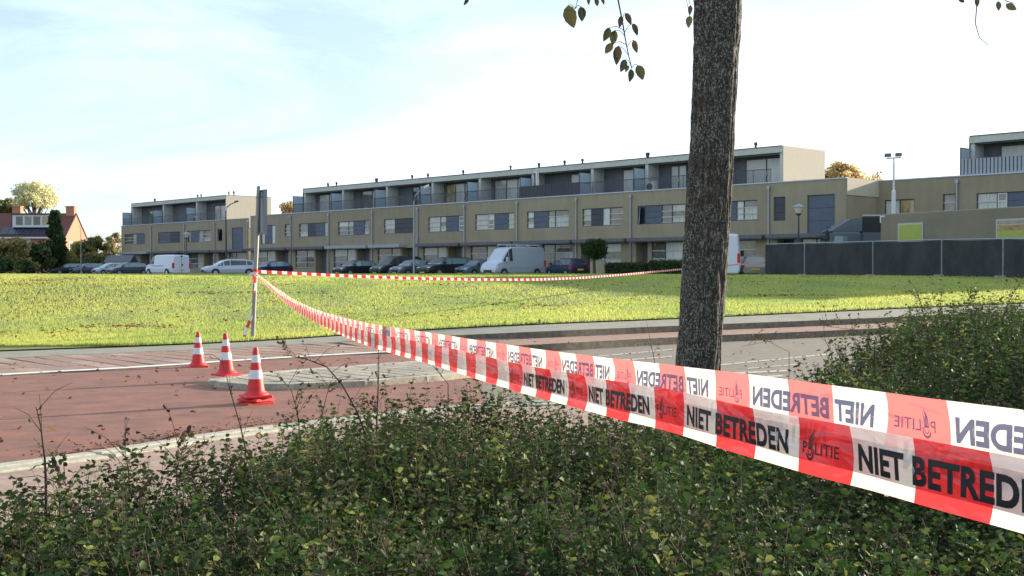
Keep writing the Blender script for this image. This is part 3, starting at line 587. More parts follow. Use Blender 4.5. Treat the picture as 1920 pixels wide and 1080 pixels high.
    MB().box(xn+.06, xn+.13, -.42*Wd, .42*Wd, .38, .58).build('grille', m_trim, c)
    MB().box(Lh+.002, Lh+.02, -.26, .26, .30, .41).build('number_plate', m_plate, c); MB().box(-Lh-.025, -Lh-.005, -.26, .26, .55, .66).build('number_plate', m_plate, c)
    MB().box(-Lh+.3, Lh-.3, -Wd*.99, Wd*.99, .17, .26).build('sill_trim', m_trim, c)
    if reardoors:
        MB().box(-Lh-.012, -Lh-.004, -.012, .012, .4, 2.1).build('door_gap', m_trim, c); MB().box(-Lh-.03, -Lh-.004, -.14, .02, 1.02, 1.12).build('handle', m_trim, c); MB().box(-Lh-.02, -Lh-.004, -.12, .12, st[1][3]-.16, st[1][3]-.08).build('brake_light', m_trim, c)
        for sg in (1, -1): MB().box(-1.0, 1.1, sg*(Wd+.004)-.01, sg*(Wd+.004)+.01, .95, .99).build('side_moulding', m_trim, c)
    if rack:
        zt = st[3][3]; r = MB()
        for sg in (1,-1): r.tube([(-Lh+.2,sg*.72,zt+.16),(1.0,sg*.72,zt+.16)], .03, 6)
        for xx in (-2.2,-1.1,0,.95): r.box(xx-.03, xx+.03, -.78, .78, zt+.10, zt+.15); r.box(xx-.03,xx+.03,-.74,-.69,zt-.05,zt+.12); r.box(xx-.03,xx+.03,.69,.74,zt-.05,zt+.12)
        r.build('roof_rack', m_rim, c)
    return c
NOSE = math.atan2(-NY, -NX)                   # parked nose-out towards the field
def park(kind, pxc, Z, pnt, label, cat='car', ang=NOSE, **kw):
    X = (pxc-960)/F*Z; return vehicle(kind, X, Z, 1.0, ang, pnt, label, cat, **kw)
GR = 'cars parked along the terraces'
park('estate', 128, 150, P_black, 'dark estate, leftmost of the parked cars, below the brick house', gl=m_cglass2, group=GR)
park('estate', 168, 149, P_grey, 'dark grey car, second from the left of the parked cars', gl=m_cglass2, group=GR)
park('hatch', 206, 147, P_silver, 'small car with pale windscreen in front of the little shed', gl=m_cglass2, group=GR)
park('estate', 240, 140, P_grey, 'dark grey car just left of the white van', gl=m_cglass2, group=GR)
park('vanlow', 314, 111, P_white, 'white delivery van seen from behind its rear corner, left of the globe lamp', 'van', ang=math.atan2(-EY, -EX)+R(3), name='parked_van', reardoors=True)
park('estate', 430, 114, P_silver, 'silver estate car left of the tall sign pole', ang=NOSE-R(14), scale=1.08, group=GR)
park('hatch', 508, 116, P_blue, 'dark blue hatchback partly hidden by the tall sign pole', gl=m_cglass2, group=GR)
park('hatch', 667, 107, P_black, 'small black hatchback alone between the sign pole and the black minivan', gl=m_cglass2, group=GR)
park('mpv', 745, 105, P_black, 'black minivan left of the bent street lamp', name='parked_van', cat='minivan')
park('hatch', 775, 101, P_grey, 'small dark grey car tucked beside the black minivan under the bent street lamp', gl=m_cglass2, group=GR)
park('estate', 838, 100, P_black, 'black estate car between the bent lamp and the blue grey hatchback', gl=m_cglass2, scale=1.12, group=GR)
park('hatch', 897, 100, P_bluegrey, 'blue grey hatchback right in front of the silver van nose', gl=m_cglass2, group=GR)
park('van', 962, 93.5, P_silver, 'silver high roof panel van with roof rack', 'van', name='parked_van', rack=True, scale=.98, gl=m_cglass)
park('hatch', 1063, 92, P_blue, 'dark blue hatchback seen from the rear with yellow number plate beside the topiary tree', ang=NOSE+math.pi+R(75), group=GR)
park('van', 1354, 73.5, P_white, 'tall white panel van half hidden behind the tree trunk', 'van', name='parked_van', ang=R(90-10), reardoors=True, scale=1.12)
park('hatch', 1412, 76, P_beige, 'small sand coloured car between the white van and the dark site fence', ang=NOSE+math.pi+R(40), gl=m_cglass2, group=GR)

# lorry tractor unit behind the fence
lz = 72.; P0 = at(1578, 516, lz)
lo = empty('lorry', (P0.x, lz, .78), R(180), 'grey lorry cab with roof wind deflector behind the dark site fence', 'lorry')
P_lorry = paint('lorry_grey_paint', (.12,.135,.16), .3, .4)
q = MB(); q.bbox(-.9, 1.0, -1.2, 1.2, .9, 3.05, .12); q.build('cab', P_lorry, lo)
q = MB(); q.add([(1.0,-1.1,3.052),(1.0,1.1,3.052),(.5,-1.1,3.35),(.5,1.1,3.35),(-.25,-1.1,3.8),(-.25,1.1,3.8),(-.9,-1.1,3.9),(-.9,1.1,3.9),(-.9,-1.1,3.052),(-.9,1.1,3.052)], [(0,1,3,2),(2,3,5,4),(4,5,7,6),(0,2,4,6,8),(1,9,7,5,3),(6,7,9,8)]); q.build('roof_deflector', P_lorry, lo)
MB().bbox(.0, .8, 1.195, 1.23, 2.05, 2.8, .03).build('side_window', m_cglass2, lo)
MB().box(.99, 1.03, -1.0, 1.0, 2.0, 2.85).build('windscreen', m_cglass, lo)
q = MB(); q.bbox(1.15, 1.35, 1.3, 1.55, 2.6, 3.1, .04); q.tube([(1.0,1.2,3.25),(1.25,1.42,3.3),(1.25,1.42,3.05)], .03, 6); q.build('mirror', m_trim, lo)
q = MB(); q.box(-2.15, -.92, -1.1, 1.1, .9, 3.0); q.build('sleeper_cab', P_lorry, lo)
q = MB(); q.box(-2.2, -.92, -1.05, 1.05, 3.002, 3.9); q.build('fairing_panel', m_trim, lo)
q = MB(); q.tube([(-.92,1.12,3.98),(-1.9,1.12,3.98),(-2.1,1.12,3.94),(-2.25,1.12,3.8),(-2.3,1.12,3.3),(-2.2,1.12,3.08),(-2.0,1.12,3.0)], .05, 8); q.build('chrome_tube', m_rim, lo)
for xx in (.3, -1.7):
    for sy in (1.05, -1.05):
        t = MB(); t.lathe([(.3,-.14),(.5,-.12),(.5,.12),(.3,.14)], 20); wv = t.build('wheel', m_tyre, lo); wv.location = (xx, sy, .5); wv.rotation_euler = (R(90),0,0)
MB().box(-3.2, .9, -.5, .5, .6, .88).build('chassis', m_trim, lo)
# long brown site trailer with light mast
m_cabin = mat('brown_trailer_panel', (.23,.185,.115), .35, vs=.35, vcol=(.165,.135,.085), spec=.6)
m_refl_g = mat('grass_green_board', (.42,.47,.09), .5, vs=3, vcol=(.34,.40,.07), stretch=(1,1,4)); m_board_o = mat('earth_brown_board', (.45,.27,.13), .6, var=.3, vs=5)  # yellow-green paint stands in for grass reflected in the trailer windows
A = at(1650, 508, 67); B = at(1950, 508, 58)
ta = math.atan2(B.y-A.y, B.x-A.x); tl = math.dist(A[:2], B[:2])
tr = empty('site_trailer', (A.x, A.y, 1.0), ta, 'long brown grey trailer with green boards behind the right part of the fence', 'trailer')
zt = 3.12
MB().bbox(0, tl, 0, 2.5, .7, zt+.55, .05).build('body', m_cabin, tr)
MB().box(.0, .35, -.03, -.003, zt+.38, zt+.46).box(0, .08, -.031, -.0031, zt+.05, zt+.38).build('corner_bracket', m_wframe, tr)
def tx(px):                                  # along the trailer side
    u = (px-960)/F; dx, dy = B.x-A.x, B.y-A.y; return (u*A.y-A.x)/(dx-u*dy)*tl
for (pa, pb, ya, yb, two) in ((1684,1731,418,454,0),(1868,1935,410,448,1)):
    xa, xb = tx(pa), tx(pb); Zm = A.y+(B.y-A.y)*(xa+xb)/2/tl; za, zb = CH-(yb-HY)*Zm/F-1, CH-(ya-HY)*Zm/F-1
    f = MB().box(xa, xb, -.05, -.003, za, zb); fo = f.build('board_frame', m_bar, tr)
    zm = zb-(zb-za)*.27 if two else zb-.08
    MB().box(xa+.08, xb-.08, -.06, -.051, za+.08, zm-.02).build('board', m_refl_g, fo)
    if two: MB().box(xa+.08, xb-.08, -.058, -.0505, zm+.02, zb-.07).build('dark_panel', m_gl[2], fo); MB().box(xa+.08, xb-.08, -.066, -.0605, zm-.3, zm-.04).build('brown_strip', m_board_o, fo)
for xx in (1.5, tl-2):
    for sy in (.35, 2.15):
        t = MB(); t.lathe([(.3,-.14),(.45,-.12),(.45,.12),(.3,.14)], 20); wv = t.build('wheel', m_tyre, tr); wv.location = (xx, sy, .45); wv.rotation_euler = (R(90),0,0)
ms_ = at(1675, 400, 69); lm = empty('floodlight_mast', (ms_.x, ms_.y, 1.0), R(-30), 'thin white mast with two floodlights above the site trailer', 'floodlight')
ztop = CH+(HY-297)*69/F-1
MB().tube([(0,0,0),(0,0,ztop-1.9),(0,0,ztop-1.8),(0,0,ztop)], [.15,.12,.06,.045], 10).build('mast', m_wframe, lm)
MB().box(-.42,.42,-.03,.03,ztop-.02,ztop+.05).build('crossbar', m_wframe, lm)
for sx in (-.3,.3):
    fl = MB(); fl.add([(sx-.19,-.2,ztop+.06),(sx+.19,-.2,ztop+.06),(sx+.19,.08,ztop+.1),(sx-.19,.08,ztop+.1),(sx-.19,-.16,ztop+.27),(sx+.19,-.16,ztop+.27),(sx+.19,.12,ztop+.31),(sx-.19,.12,ztop+.31)], [(0,3,2,1),(4,5,6,7),(0,1,5,4),(1,2,6,5),(2,3,7,6),(3,0,4,7)]); fl.build('floodlight', m_canopy, lm)
# ---------------------------------------------------------------- site fence
m_cloth = mat('black_fence_netting', (.030,.031,.032), .85, vs=1.2, vcol=(.055,.056,.058), stretch=(1,1,.5), bump=.8, bs=2.2)
m_galv = mat('galvanised_steel', (.30,.33,.37), .45, metal=.5)
FA, FB = (( 1435-960)/F*70, 70.), ((1920-960)/F*55.2, 55.2)
fx = [1435,1510,1638,1767,1882,2010,2150]
def fpt(px):
    u = (px-960)/F; dx, dy = FB[0]-FA[0], FB[1]-FA[1]; t = (u*FA[1]-FA[0])/(dx-u*dy); return (FA[0]+dx*t, FA[1]+dy*t)
fe = empty('site_fence', (*FA, 0), 0, 'mobile site fence covered in black netting along the far right of the field', 'fence')
for a, b in zip(fx, fx[1:]):
    p, q_ = Vector(fpt(a)), Vector(fpt(b)); d = (q_-p).normalized(); p = p+d*.06; q_ = q_-d*.06; nn = Vector((d.y, -d.x)); z0 = float(hgt(*p)); z1 = float(hgt(*q_))
    fr = MB(); O3 = lambda v: (v[0]-FA[0], v[1]-FA[1])
    for v, z in ((p, z0), (q_, z1)): fr.tube([(*O3(v), z), (*O3(v), z+1.86)], .045, 8)
    fr.tube([(*O3(p), z0+1.84), (*O3(q_), z1+1.84)], .03, 8); fr.tube([(*O3(p), z0+.12), (*O3(q_), z1+.12)], .03, 8)
    for zz in (.5, 1.3): fr.box(O3(q_)[0]-.02, O3(q_)[0]+.14, O3(q_)[1]-.05, O3(q_)[1]+.02, z1+zz, z1+zz+.05)
    fo = fr.build('fence_panel', m_galv, fe)
    nu, nv = 40, 10; V = []; Fq = []
    for i_ in range(nu+1):
        for j in range(nv+1):
            u, v = i_/nu, j/nv; c = p+(q_-p)*u+nn*(.07+.045*mnoise.noise((a+u*4, v*1.5+u*2, a))*math.sin(math.pi*u)); V.append((c.x-FA[0], c.y-FA[1], z0+(z1-z0)*u+.03+v*1.78-.03*math.sin(math.pi*u)*(v > .9)))
    for i_ in range(nu):
        for j in range(nv): k_ = i_*(nv+1)+j; Fq.append((k_, k_+nv+1, k_+nv+2, k_+1))
    MB().add(V, Fq).build('netting', m_cloth, fo, smooth=True)
    ft = MB().bbox(O3(p)[0]-.45, O3(p)[0]+.3, O3(p)[1]-.12, O3(p)[1]+.12, z0-.02, z0+.12, .02); ft.build('foot_block', m_kerb, fo)

# ---------------------------------------------------------------- lamps
m_lamp = mat('dark_lamp_steel', (.05,.055,.06), .5); m_lampg = mat('grey_lamp_steel', (.30,.32,.34), .45, metal=.4); m_opal = mat('opal_glass', (.75,.70,.58), .3)
def arm_lamp(pxb, Z, ytop, pxend, yend, label, col, r=.07):
    b = at(pxb, 508, Z); t = at(pxb, ytop, Z); e = at(pxend, yend, Z); o = empty('street_lamp', (b.x, b.y, 1.0), 0, label, 'street lamp')
    h_ = t.z-1.0; dx = e.x-b.x; dz = e.z-t.z
    MB().tube([(0,0,0),(0,0,h_*.5),(0,0,h_*.93),(dx*.12,0,h_*.985+dz*.2),(dx*.35,0,h_+dz*.45),(dx*.75,0,h_+dz*.85)], [r*1.2,r,r*.75,r*.65,r*.6,r*.5], 10).build('pole', col, o)
    MB().add([(dx*.7,-.12,h_+dz*.8-.03),(dx*1.05,-.12,h_+dz-.0),(dx*1.05,.12,h_+dz),(dx*.7,.12,h_+dz*.8-.03),(dx*.7,-.1,h_+dz*.8+.14),(dx*1.02,-.06,h_+dz+.12),(dx*1.02,.06,h_+dz+.12),(dx*.7,.1,h_+dz*.8+.14)], [(0,3,2,1),(4,5,6,7),(0,1,5,4),(1,2,6,5),(2,3,7,6),(3,0,4,7)]).build('lamp_head', m_opal if col is m_lampg else col, o)
arm_lamp(776, 88, 368, 803, 349, 'tall grey street lamp with bent arm in front of the long terrace', m_lampg)
arm_lamp(424, 118, 388, 447, 378, 'dark arm street lamp in front of the far left terrace', m_lamp, .08)
arm_lamp(152, 140, 432, 150, 425, 'thin grey lamp post beside the brick house', m_lampg, .05)
for px, Z, yt, lab, cl_ in ((350, 125, 436, 'small globe lamp post in front of the far left terrace', 'bulb'), (1497, 75, 384, 'dark lantern post with glass head behind the site fence', 'lantern')):
    b = at(px, 508, Z); h_ = CH+(HY-yt)*Z/F-1.0; o = empty('lantern_post', (b.x, b.y, 1.0), 0, lab, 'lamp post')
    MB().tube([(0,0,0),(0,0,h_-.55)], [.07,.045], 8).build('pole', m_lamp, o)
    MB().lathe([(.08,h_-.62),(.14,h_-.52),(.32,h_-.18),(.33,h_-.16)], 8).build('lantern_glass', m_opal, o)
    MB().lathe([(.40,h_-.16),(.38,h_-.10),(.10,h_+.02),(.03,h_+.08)], 8).build('lamp_cap', m_lampg, o)
    MB().lathe([(.12,h_-.66),(.20,h_-.56),(.18,h_-.54)], 8).build('lamp_collar', m_lamp, o)
# ---------------------------------------------------------------- background vegetation
m_bark = mat('grey_bark', (.10,.08,.06), .9, var=.3, vs=6)
def fmat(name, tr=.35, rough=.6): return mat(name, (1,1,1), rough, attr=True, trans=tr, spec=.2)
m_leaf = fmat('foliage'); m_leafb = fmat('autumn_foliage', .6)
def tree(px, Z, ytop, ybase, wpx, cols, label, cat, name='tree', n=3000, size=.28, trunk=True, shape='round', seed=0, group=None, cl=26, open_=.5, zb=1.0):
    r_ = np.random.default_rng(seed+int(px)); b = at(px, 508, Z); H = CH+(HY-ytop)*Z/F-zb; cb = max(.05, CH+(HY-ybase)*Z/F-zb); Wd = wpx/2*Z/F
    o = empty(name, (b.x, b.y, zb), r_.uniform(0, 6), label, cat, group)
    Wd *= 1.22; ch = (H-cb)/2*1.05; cz = cb+ch
    if shape == 'cone': t = r_.random(cl)**.8; C = np.c_[r_.normal(0,.42,(cl,2))*(1-t[:,None])*Wd*1.15, cb+t*2*ch*.96]; rad = (.28+.35*(1-t))*Wd
    elif shape == 'column':
        t = r_.random(cl); C = np.c_[r_.normal(0,.3,(cl,2))*Wd, cb+t*2*ch*.9]; rad = np.full(cl, Wd*.42)
    else:
        d = nrm(r_.normal(size=(cl,3))); C = d*(.35+.5*r_.random(cl))[:,None]**.6*np.array([Wd*.82, Wd*.82, ch*.8]); C[:,2] += cz; rad = ((.14+.16*r_.random(cl)) if open_ > .6 else (.22+.2*r_.random(cl)))*min(Wd, ch*1.3)
    k = r_.integers(0, cl, n); d = nrm(r_.normal(size=(n,3))); P = C[k]+d*rad[k,None]*(r_.random(n)**.4)[:,None]*np.array([1,1,.8]); P[:,2] = np.clip(P[:,2], .02, H)
    D = nrm(d*.6+r_.normal(size=(n,3))*.7); Nn = r_.normal(size=(n,3)); s = size*(.6+.8*r_.random(n)); V, Fc = leaf_arrays(P, D, Nn, s, s*.7, .3)
    cc = np.array(cols)[r_.integers(0, len(cols), cl)][k]*(.75+.5*r_.random((n,1)))
    link('crown', npmesh('crown', V, Fc, [m_leafb if open_ > .6 else m_leaf], tint=np.repeat(cc, 2, 0)), o)
    if trunk:
        q = MB(); q.tube([(0,0,-.2),(.05,0,cz*.5),(0,.05,cz),(0,0,H*.9)], [Wd*.07+.06, Wd*.055+.05, Wd*.04+.03, .02], 8)
        for c in C[:18]: s0 = r_.uniform(.3,.75)*H; s0 = min(s0, c[2]); q.tube([(0,0,s0),(c[0]*.45,c[1]*.45,s0+(c[2]-s0)*.6),tuple(c)], [Wd*.03+.03, Wd*.02+.02,.012], 5)
        if shape == 'twiggy' or open_ > .6:
            for j in range(70):
                c = C[j % cl]; e = c+r_.normal(0,.35,3)*rad[j % cl]*2+np.array([0,0,rad[j % cl]]); e[2] = min(e[2], H); q.tube([tuple(c*.8+np.array([0,0,c[2]*.2])), tuple(e)], [.03,.01], 3, cap=False)
        q.build('trunk', m_bark, o)
    return o
YEL = [(.42,.36,.16),(.50,.44,.22),(.36,.30,.15),(.46,.38,.22)]; OCH = [(.38,.26,.10),(.30,.22,.09),(.42,.32,.13)]; GRN = [(.06,.10,.035),(.085,.13,.045),(.05,.08,.03)]; OLV = [(.19,.20,.07),(.27,.25,.09),(.14,.16,.06)]; YG = [(.38,.40,.12),(.46,.42,.15),(.30,.33,.10)]
tree(66, 205, 338, 400, 92, [(.74,.72,.44),(.66,.66,.38),(.80,.76,.50)], 'big pale yellow autumn tree rising behind the brick house', 'tree', n=5200, size=.30, open_=.8, cl=75, seed=3)
tree(14, 210, 372, 410, 60, OLV+YEL, 'lower olive tree behind the house roof at the far left', 'tree', n=2600, size=.45, open_=.8, seed=4)
tree(104, 150, 398, 512, 38, GRN, 'tall dark conifer in front of the brick house', 'tree', name='conifer', shape='cone', n=7000, size=.30, cl=46, seed=5)
tree(75, 148, 452, 512, 60, GRN+OLV[2:], 'dark rounded conifer at the foot of the tall one', 'shrub', name='garden_shrub', n=3500, size=.28, trunk=False, seed=6, cl=30)
tree(20, 140, 440, 512, 66, OLV+OCH, 'autumn brown shrub in front of the far left house corner', 'shrub', name='garden_shrub', n=3800, size=.30, seed=7, cl=34)
tree(2, 130, 478, 515, 60, GRN, 'low dark green bush at the left edge of the photo', 'shrub', name='garden_shrub', n=3000, size=.25, trunk=False, seed=8)
tree(52, 130, 488, 516, 44, OLV+GRN, 'low drooping olive bush left of the first parked car', 'shrub', name='garden_shrub', n=2500, size=.22, trunk=False, seed=9)
tree(150, 158, 448, 512, 44, YG+OLV, 'yellow green shrub under the sunlit brick gable', 'shrub', name='garden_shrub', n=3500, size=.26, seed=10, cl=30)
tree(182, 158, 435, 510, 40, YG+OLV, 'tall yellow green shrub between the gable and the far terrace', 'shrub', name='garden_shrub', n=3500, size=.24, seed=11, cl=30, open_=.7)
tree(214, 165, 428, 508, 40, OCH+YG, 'bare twigged autumn tree beside the first terrace house', 'tree', n=2200, size=.2, seed=12, open_=.9, cl=30)
tree(120, 152, 470, 514, 60, OLV+OCH[:1], 'brownish hedge shrub behind the parked dark estate', 'shrub', name='garden_shrub', n=3000, size=.24, trunk=False, seed=13)
tree(190, 152, 472, 514, 60, OLV+OCH[:1], 'brown green shrub next to the small shed', 'shrub', name='garden_shrub', n=3000, size=.24, trunk=False, seed=14)
tree(545, 160, 376, 420, 46, OCH+YEL, 'russet autumn treetop showing between the two terraces', 'tree', n=1500, size=.28, seed=15, open_=.8)
tree(1572, 120, 301, 380, 84, [(.66,.50,.24),(.58,.44,.2)], 'golden treetop behind the sunlit end wall', 'tree', n=3600, size=.26, seed=16, open_=.8, cl=34)
tree(1620, 125, 324, 400, 100, [(.66,.50,.24),(.58,.44,.2)], 'low golden treetop left of the floodlight mast', 'tree', n=2000, size=.24, seed=17, open_=.8)
tree(1648, 130, 308, 400, 14, OCH, 'slender bare sapling top beside the floodlight mast', 'tree', n=160, size=.2, seed=18, open_=.9)
tree(1115, 87.5, 446, 489, 43, [(.045,.085,.025),(.06,.10,.03)], 'round clipped topiary tree on a thin stem in front of the long terrace', 'topiary tree', name='topiary_tree', n=7000, size=.10, seed=19, cl=60)
m_stone = mat('garden_wall_render', (.42,.36,.24), .9, var=.1, vs=3)
def front_hedge(pa, pb, t, hh, label):
    s0, s1 = fs(pa, O_MAIN, t), fs(pb, O_MAIN, t); n = int((s1-s0)*900); P = np.c_[rng.uniform(0,s1-s0,n), rng.uniform(-.35,.35,n), rng.uniform(0,hh,n)]
    edge = rng.random(n) < .6; P[edge,1] = -.35+.05*rng.normal(size=edge.sum()); P[~edge,2] = hh+.04*rng.normal(size=(~edge).sum())
    s = .10*(.6+.8*rng.random(n)); V, Fc = leaf_arrays(P, rng.normal(size=(n,3)), rng.normal(size=(n,3)), s, s*.7)
    c = np.array(GRN)[rng.integers(0,3,n)]*(.8+.5*rng.random((n,1))); o = empty('hedge', floc(s0, t, 1.0), RZ, label, 'hedge')
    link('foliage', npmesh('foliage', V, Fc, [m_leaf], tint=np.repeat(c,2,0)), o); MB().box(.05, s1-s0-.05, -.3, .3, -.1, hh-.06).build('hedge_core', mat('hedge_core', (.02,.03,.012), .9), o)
front_hedge(1140, 1215, -2.6, 1.0, 'clipped dark hedge right of the topiary tree')
front_hedge(1222, 1300, -2.6, 1.15, 'clipped dark hedge just left of the thick tree trunk')
front_hedge(366, 405, -2.4, .9, 'low hedge between the white van and the silver estate') if False else None
for pa, pb, t, lab in ((1108,1136,-2.2,'low ochre garden wall behind the topiary stem'),(1214,1262,-1.6,'low ochre garden wall behind the dark hedge')):
    s0, s1 = fs(pa, O_MAIN, t), fs(pb, O_MAIN, t); o = MB().bbox(0, s1-s0, -.1, .1, -.1, 1.15, .02).build('garden_wall', m_stone); o.location = floc(s0, t, 1.0); o.rotation_euler = (0,0,RZ); tag(o, lab, 'wall')

# ---------------------------------------------------------------- thick tree by the camera
def barkmat():
    m = bpy.data.materials.new('mottled_bark'); m.use_nodes = True; t = m.node_tree; n = t.nodes; l = t.links; b = n['Principled BSDF']; b.inputs['Roughness'].default_value = .9; b.inputs['Specular IOR Level'].default_value = .2
    co = n.new('ShaderNodeTexCoord'); mp = n.new('ShaderNodeMapping'); mp.inputs['Scale'].default_value = (1,1,.4); l.new(co.outputs['Object'], mp.inputs[0])
    a = n.new('ShaderNodeTexNoise'); a.inputs['Scale'].default_value = 48; a.inputs['Detail'].default_value = 6; l.new(mp.outputs[0], a.inputs[0])
    r = n.new('ShaderNodeValToRGB'); r.color_ramp.elements[0].position = .40; r.color_ramp.elements[0].color = (.045,.034,.027,1); r.color_ramp.elements[1].position = .74; r.color_ramp.elements[1].color = (.34,.26,.175,1); e = r.color_ramp.elements.new(.60); e.color = (.085,.065,.05,1)
    l.new(a.outputs[0], r.inputs[0])
    mp2 = n.new('ShaderNodeMapping'); mp2.inputs['Scale'].default_value = (1,1,.7); l.new(co.outputs['Object'], mp2.inputs[0])
    v = n.new('ShaderNodeTexNoise'); v.inputs['Scale'].default_value = 95; v.inputs['Detail'].default_value = 3; l.new(mp2.outputs[0], v.inputs[0])
    r2 = n.new('ShaderNodeValToRGB'); r2.color_ramp.elements[0].position = .55; r2.color_ramp.elements[0].color = (0,0,0,1); r2.color_ramp.elements[1].position = .60; r2.color_ramp.elements[1].color = (.85,.85,.85,1); l.new(v.outputs[0], r2.inputs[0])
    big = n.new('ShaderNodeTexNoise'); big.inputs['Scale'].default_value = 5; l.new(co.outputs['Object'], big.inputs[0]); r3 = n.new('ShaderNodeValToRGB'); r3.color_ramp.elements[0].position = .28; r3.color_ramp.elements[1].position = .5; l.new(big.outputs[0], r3.inputs[0])
    mu = n.new('ShaderNodeMath'); mu.operation = 'MULTIPLY'; l.new(r2.outputs[0], mu.inputs[0]); l.new(r3.outputs[0], mu.inputs[1])
    mx = n.new('ShaderNodeMix'); mx.data_type = 'RGBA'; l.new(mu.outputs[0], mx.inputs[0]); l.new(r.outputs[0], mx.inputs[6]); mx.inputs[7].default_value = (.28,.30,.25,1)
    l.new(mx.outputs[2], b.inputs['Base Color'])
    bp = n.new('ShaderNodeBump'); bp.inputs['Strength'].default_value = .7; bp.inputs['Distance'].default_value = .012; l.new(a.outputs[0], bp.inputs['Height']); l.new(bp.outputs[0], b.inputs['Normal']); return m
m_bigbark = barkmat()
TZ = 8.3; pA, pB = at(1309, 685, TZ), at(1345, 0, TZ); slope_x = (pB.x-pA.x)/(pB.z-pA.z); bx0 = pA.x-slope_x*pA.z
bt = empty('large_tree', (bx0, TZ, 0), 0, 'thick trunked tree with lichen mottled bark standing behind the barrier tape', 'tree')
na, nz = 160, 520; ZT = 6.0; Vt = []
for i in range(nz+1):
    z = -.1+(ZT+.1)*i/nz; r0 = .158-.0008*z+.05*math.exp(-max(0,z)/.22)+.012*math.exp(-((z-3.25)/.25)**2)
    for k in range(na):
        th = 2*math.pi*k/na; cx, cy = math.cos(th), math.sin(th)
        lob = .012*mnoise.noise((cx*1.3, cy*1.3, z*.6))+.012*math.exp(-max(0,z)/.3)*math.sin(5*th+1)
        rd = 1-abs(mnoise.noise((cx*4.2+z*.3, cy*4.2, z*2.3)))*2.2; fine = mnoise.noise((cx*13, cy*13, z*14))
        r = r0+lob+.017*max(0, rd)**2*-1+.0045*fine
        Vt.append((slope_x*z+cx*r+.012*math.sin(z*.9), cy*r+.01*math.sin(z*1.3), z))
ii = np.arange((nz+1)*na).reshape(nz+1, na); jj = np.roll(ii, -1, 1)
Ft = np.stack([ii[:-1], jj[:-1], jj[1:], ii[1:]], -1).reshape(-1, 4)
link('trunk', npmesh('trunk', np.array(Vt), Ft, [m_bigbark], smooth=True), bt)
q = MB(); tips = []
for j in range(11):
    a = j*2.399; z0 = random.uniform(4.3, 6.0); L_ = random.uniform(2.2, 3.8); up_ = random.uniform(.5, 1.1)
    p0 = Vector((slope_x*z0, 0, z0)); p1 = p0+Vector((math.cos(a)*L_*.4, math.sin(a)*L_*.4, up_*1.1)); p2 = p0+Vector((math.cos(a)*L_, math.sin(a)*L_, up_*1.7))
    q.tube([p0, p1, p2], [.075,.05,.02], 8); tips += [p1, p1.lerp(p2,.5), p2]
q.tube([(slope_x*5.9,0,5.9),(slope_x*7.5+.1,.1,7.5),(slope_x*9,0,9.4)], [.15,.1,.03], 10); tips += [Vector((.6,0,8.5)), Vector((.4,0,9.4))]
for p in list(tips):
    for _ in range(5):
        e = p+Vector((random.gauss(0,.6), random.gauss(0,.6), random.uniform(-.2,.8))); q.tube([p, (p+e)/2+Vector((0,0,.08)), e], [.015,.01,.004], 4, cap=False); tips.append(e)
q.build('branches', m_bigbark, bt)
# hanging twigs that reach into the picture
m_twleaf = mat('elm_leaf', (.085,.085,.028), .6, vs=22, vcol=(.06,.055,.025), trans=.35); m_twleaf2 = mat('elm_leaf_brown', (.10,.07,.035), .7, vs=18, vcol=(.07,.045,.025), trans=.3)
m_twig = mat('twig_bark', (.10,.07,.05), .8)
def leafmesh(m, wf=.56, curl=.15):
    V = []; Fq = []; nL = 8
    for i in range(nL+1):
        t = i/nL; wv = wf*.5*math.sin(math.pi*min(1, t**.8))**.8*(1 if i % 2 else .93); zc = -curl*t*t
        V += [(-wv, t, zc+wv*.35), (0, t, zc), (wv, t, zc+wv*.35)]
    for i in range(nL): k = i*3; Fq += [(k,k+1,k+4,k+3), (k+1,k+2,k+5,k+4)]
    return MB().add(V, Fq).mesh('leaf', m, True)
LM = [leafmesh(m_twleaf), leafmesh(m_twleaf2, .5, .35), leafmesh(m_twleaf, .62, .05)]
def twig(pts, Z, leaves, rr=.0035):
    P = [at(a, b, Z+c) for a, b, c in pts]; loc = bt.location
    q = MB(); q.tube([p-loc for p in P], [rr*(1.6-1.1*i/max(1,len(P)-1)) for i in range(len(P))], 6)
    ends = []
    for (lx, ly, ln, ang) in leaves:
        w_ = at(lx, ly, Z+random.uniform(-.06,.06)); near = min((P[i].lerp(P[i+1], t/6) for i in range(len(P)-1) for t in range(7)), key=lambda v: (v-w_).length)
        d = Vector((math.cos(R(ang)), random.uniform(-.3,.3), -math.sin(R(ang)))).normalized(); base = w_-d*(ln/2*Z/F); q.tube([near-loc, near.lerp(base,.5)+Vector((0,0,.01))-loc, base-loc], [.0018,.0016,.0014], 4); ends.append((base, d, ln*Z/F))
    tw = q.build('hanging_twig', m_twig, bt)
    for base, d, l_ in ends:
        n_ = Vector((random.uniform(-.5,.5), -1, random.uniform(-.3,.3))); sx = d.cross(n_).normalized(); n2 = sx.cross(d)
        Mx = Matrix(((sx.x,d.x,n2.x),(sx.y,d.y,n2.y),(sx.z,d.z,n2.z))).to_4x4(); o = link('leaf', random.choice(LM), tw); o.matrix_local = Matrix.Translation(base-loc) @ Mx @ Matrix.Diagonal((l_,l_,l_,1))
twig([(1120,-330,2.2),(1140,-150,.5),(1152,-30,0),(1166,40,0),(1172,75,0),(1178,105,0),(1184,128,0)], 5.2,
     [(1178,36,24,60),(1191,56,24,60),(1163,42,22,95),(1137,66,28,110),(1150,72,28,100),(1141,92,24,125),(1157,104,34,95),(1190,88,24,80),(1168,124,26,110),(1182,142,26,95),(1200,137,30,70),(1175,130,14,120)])
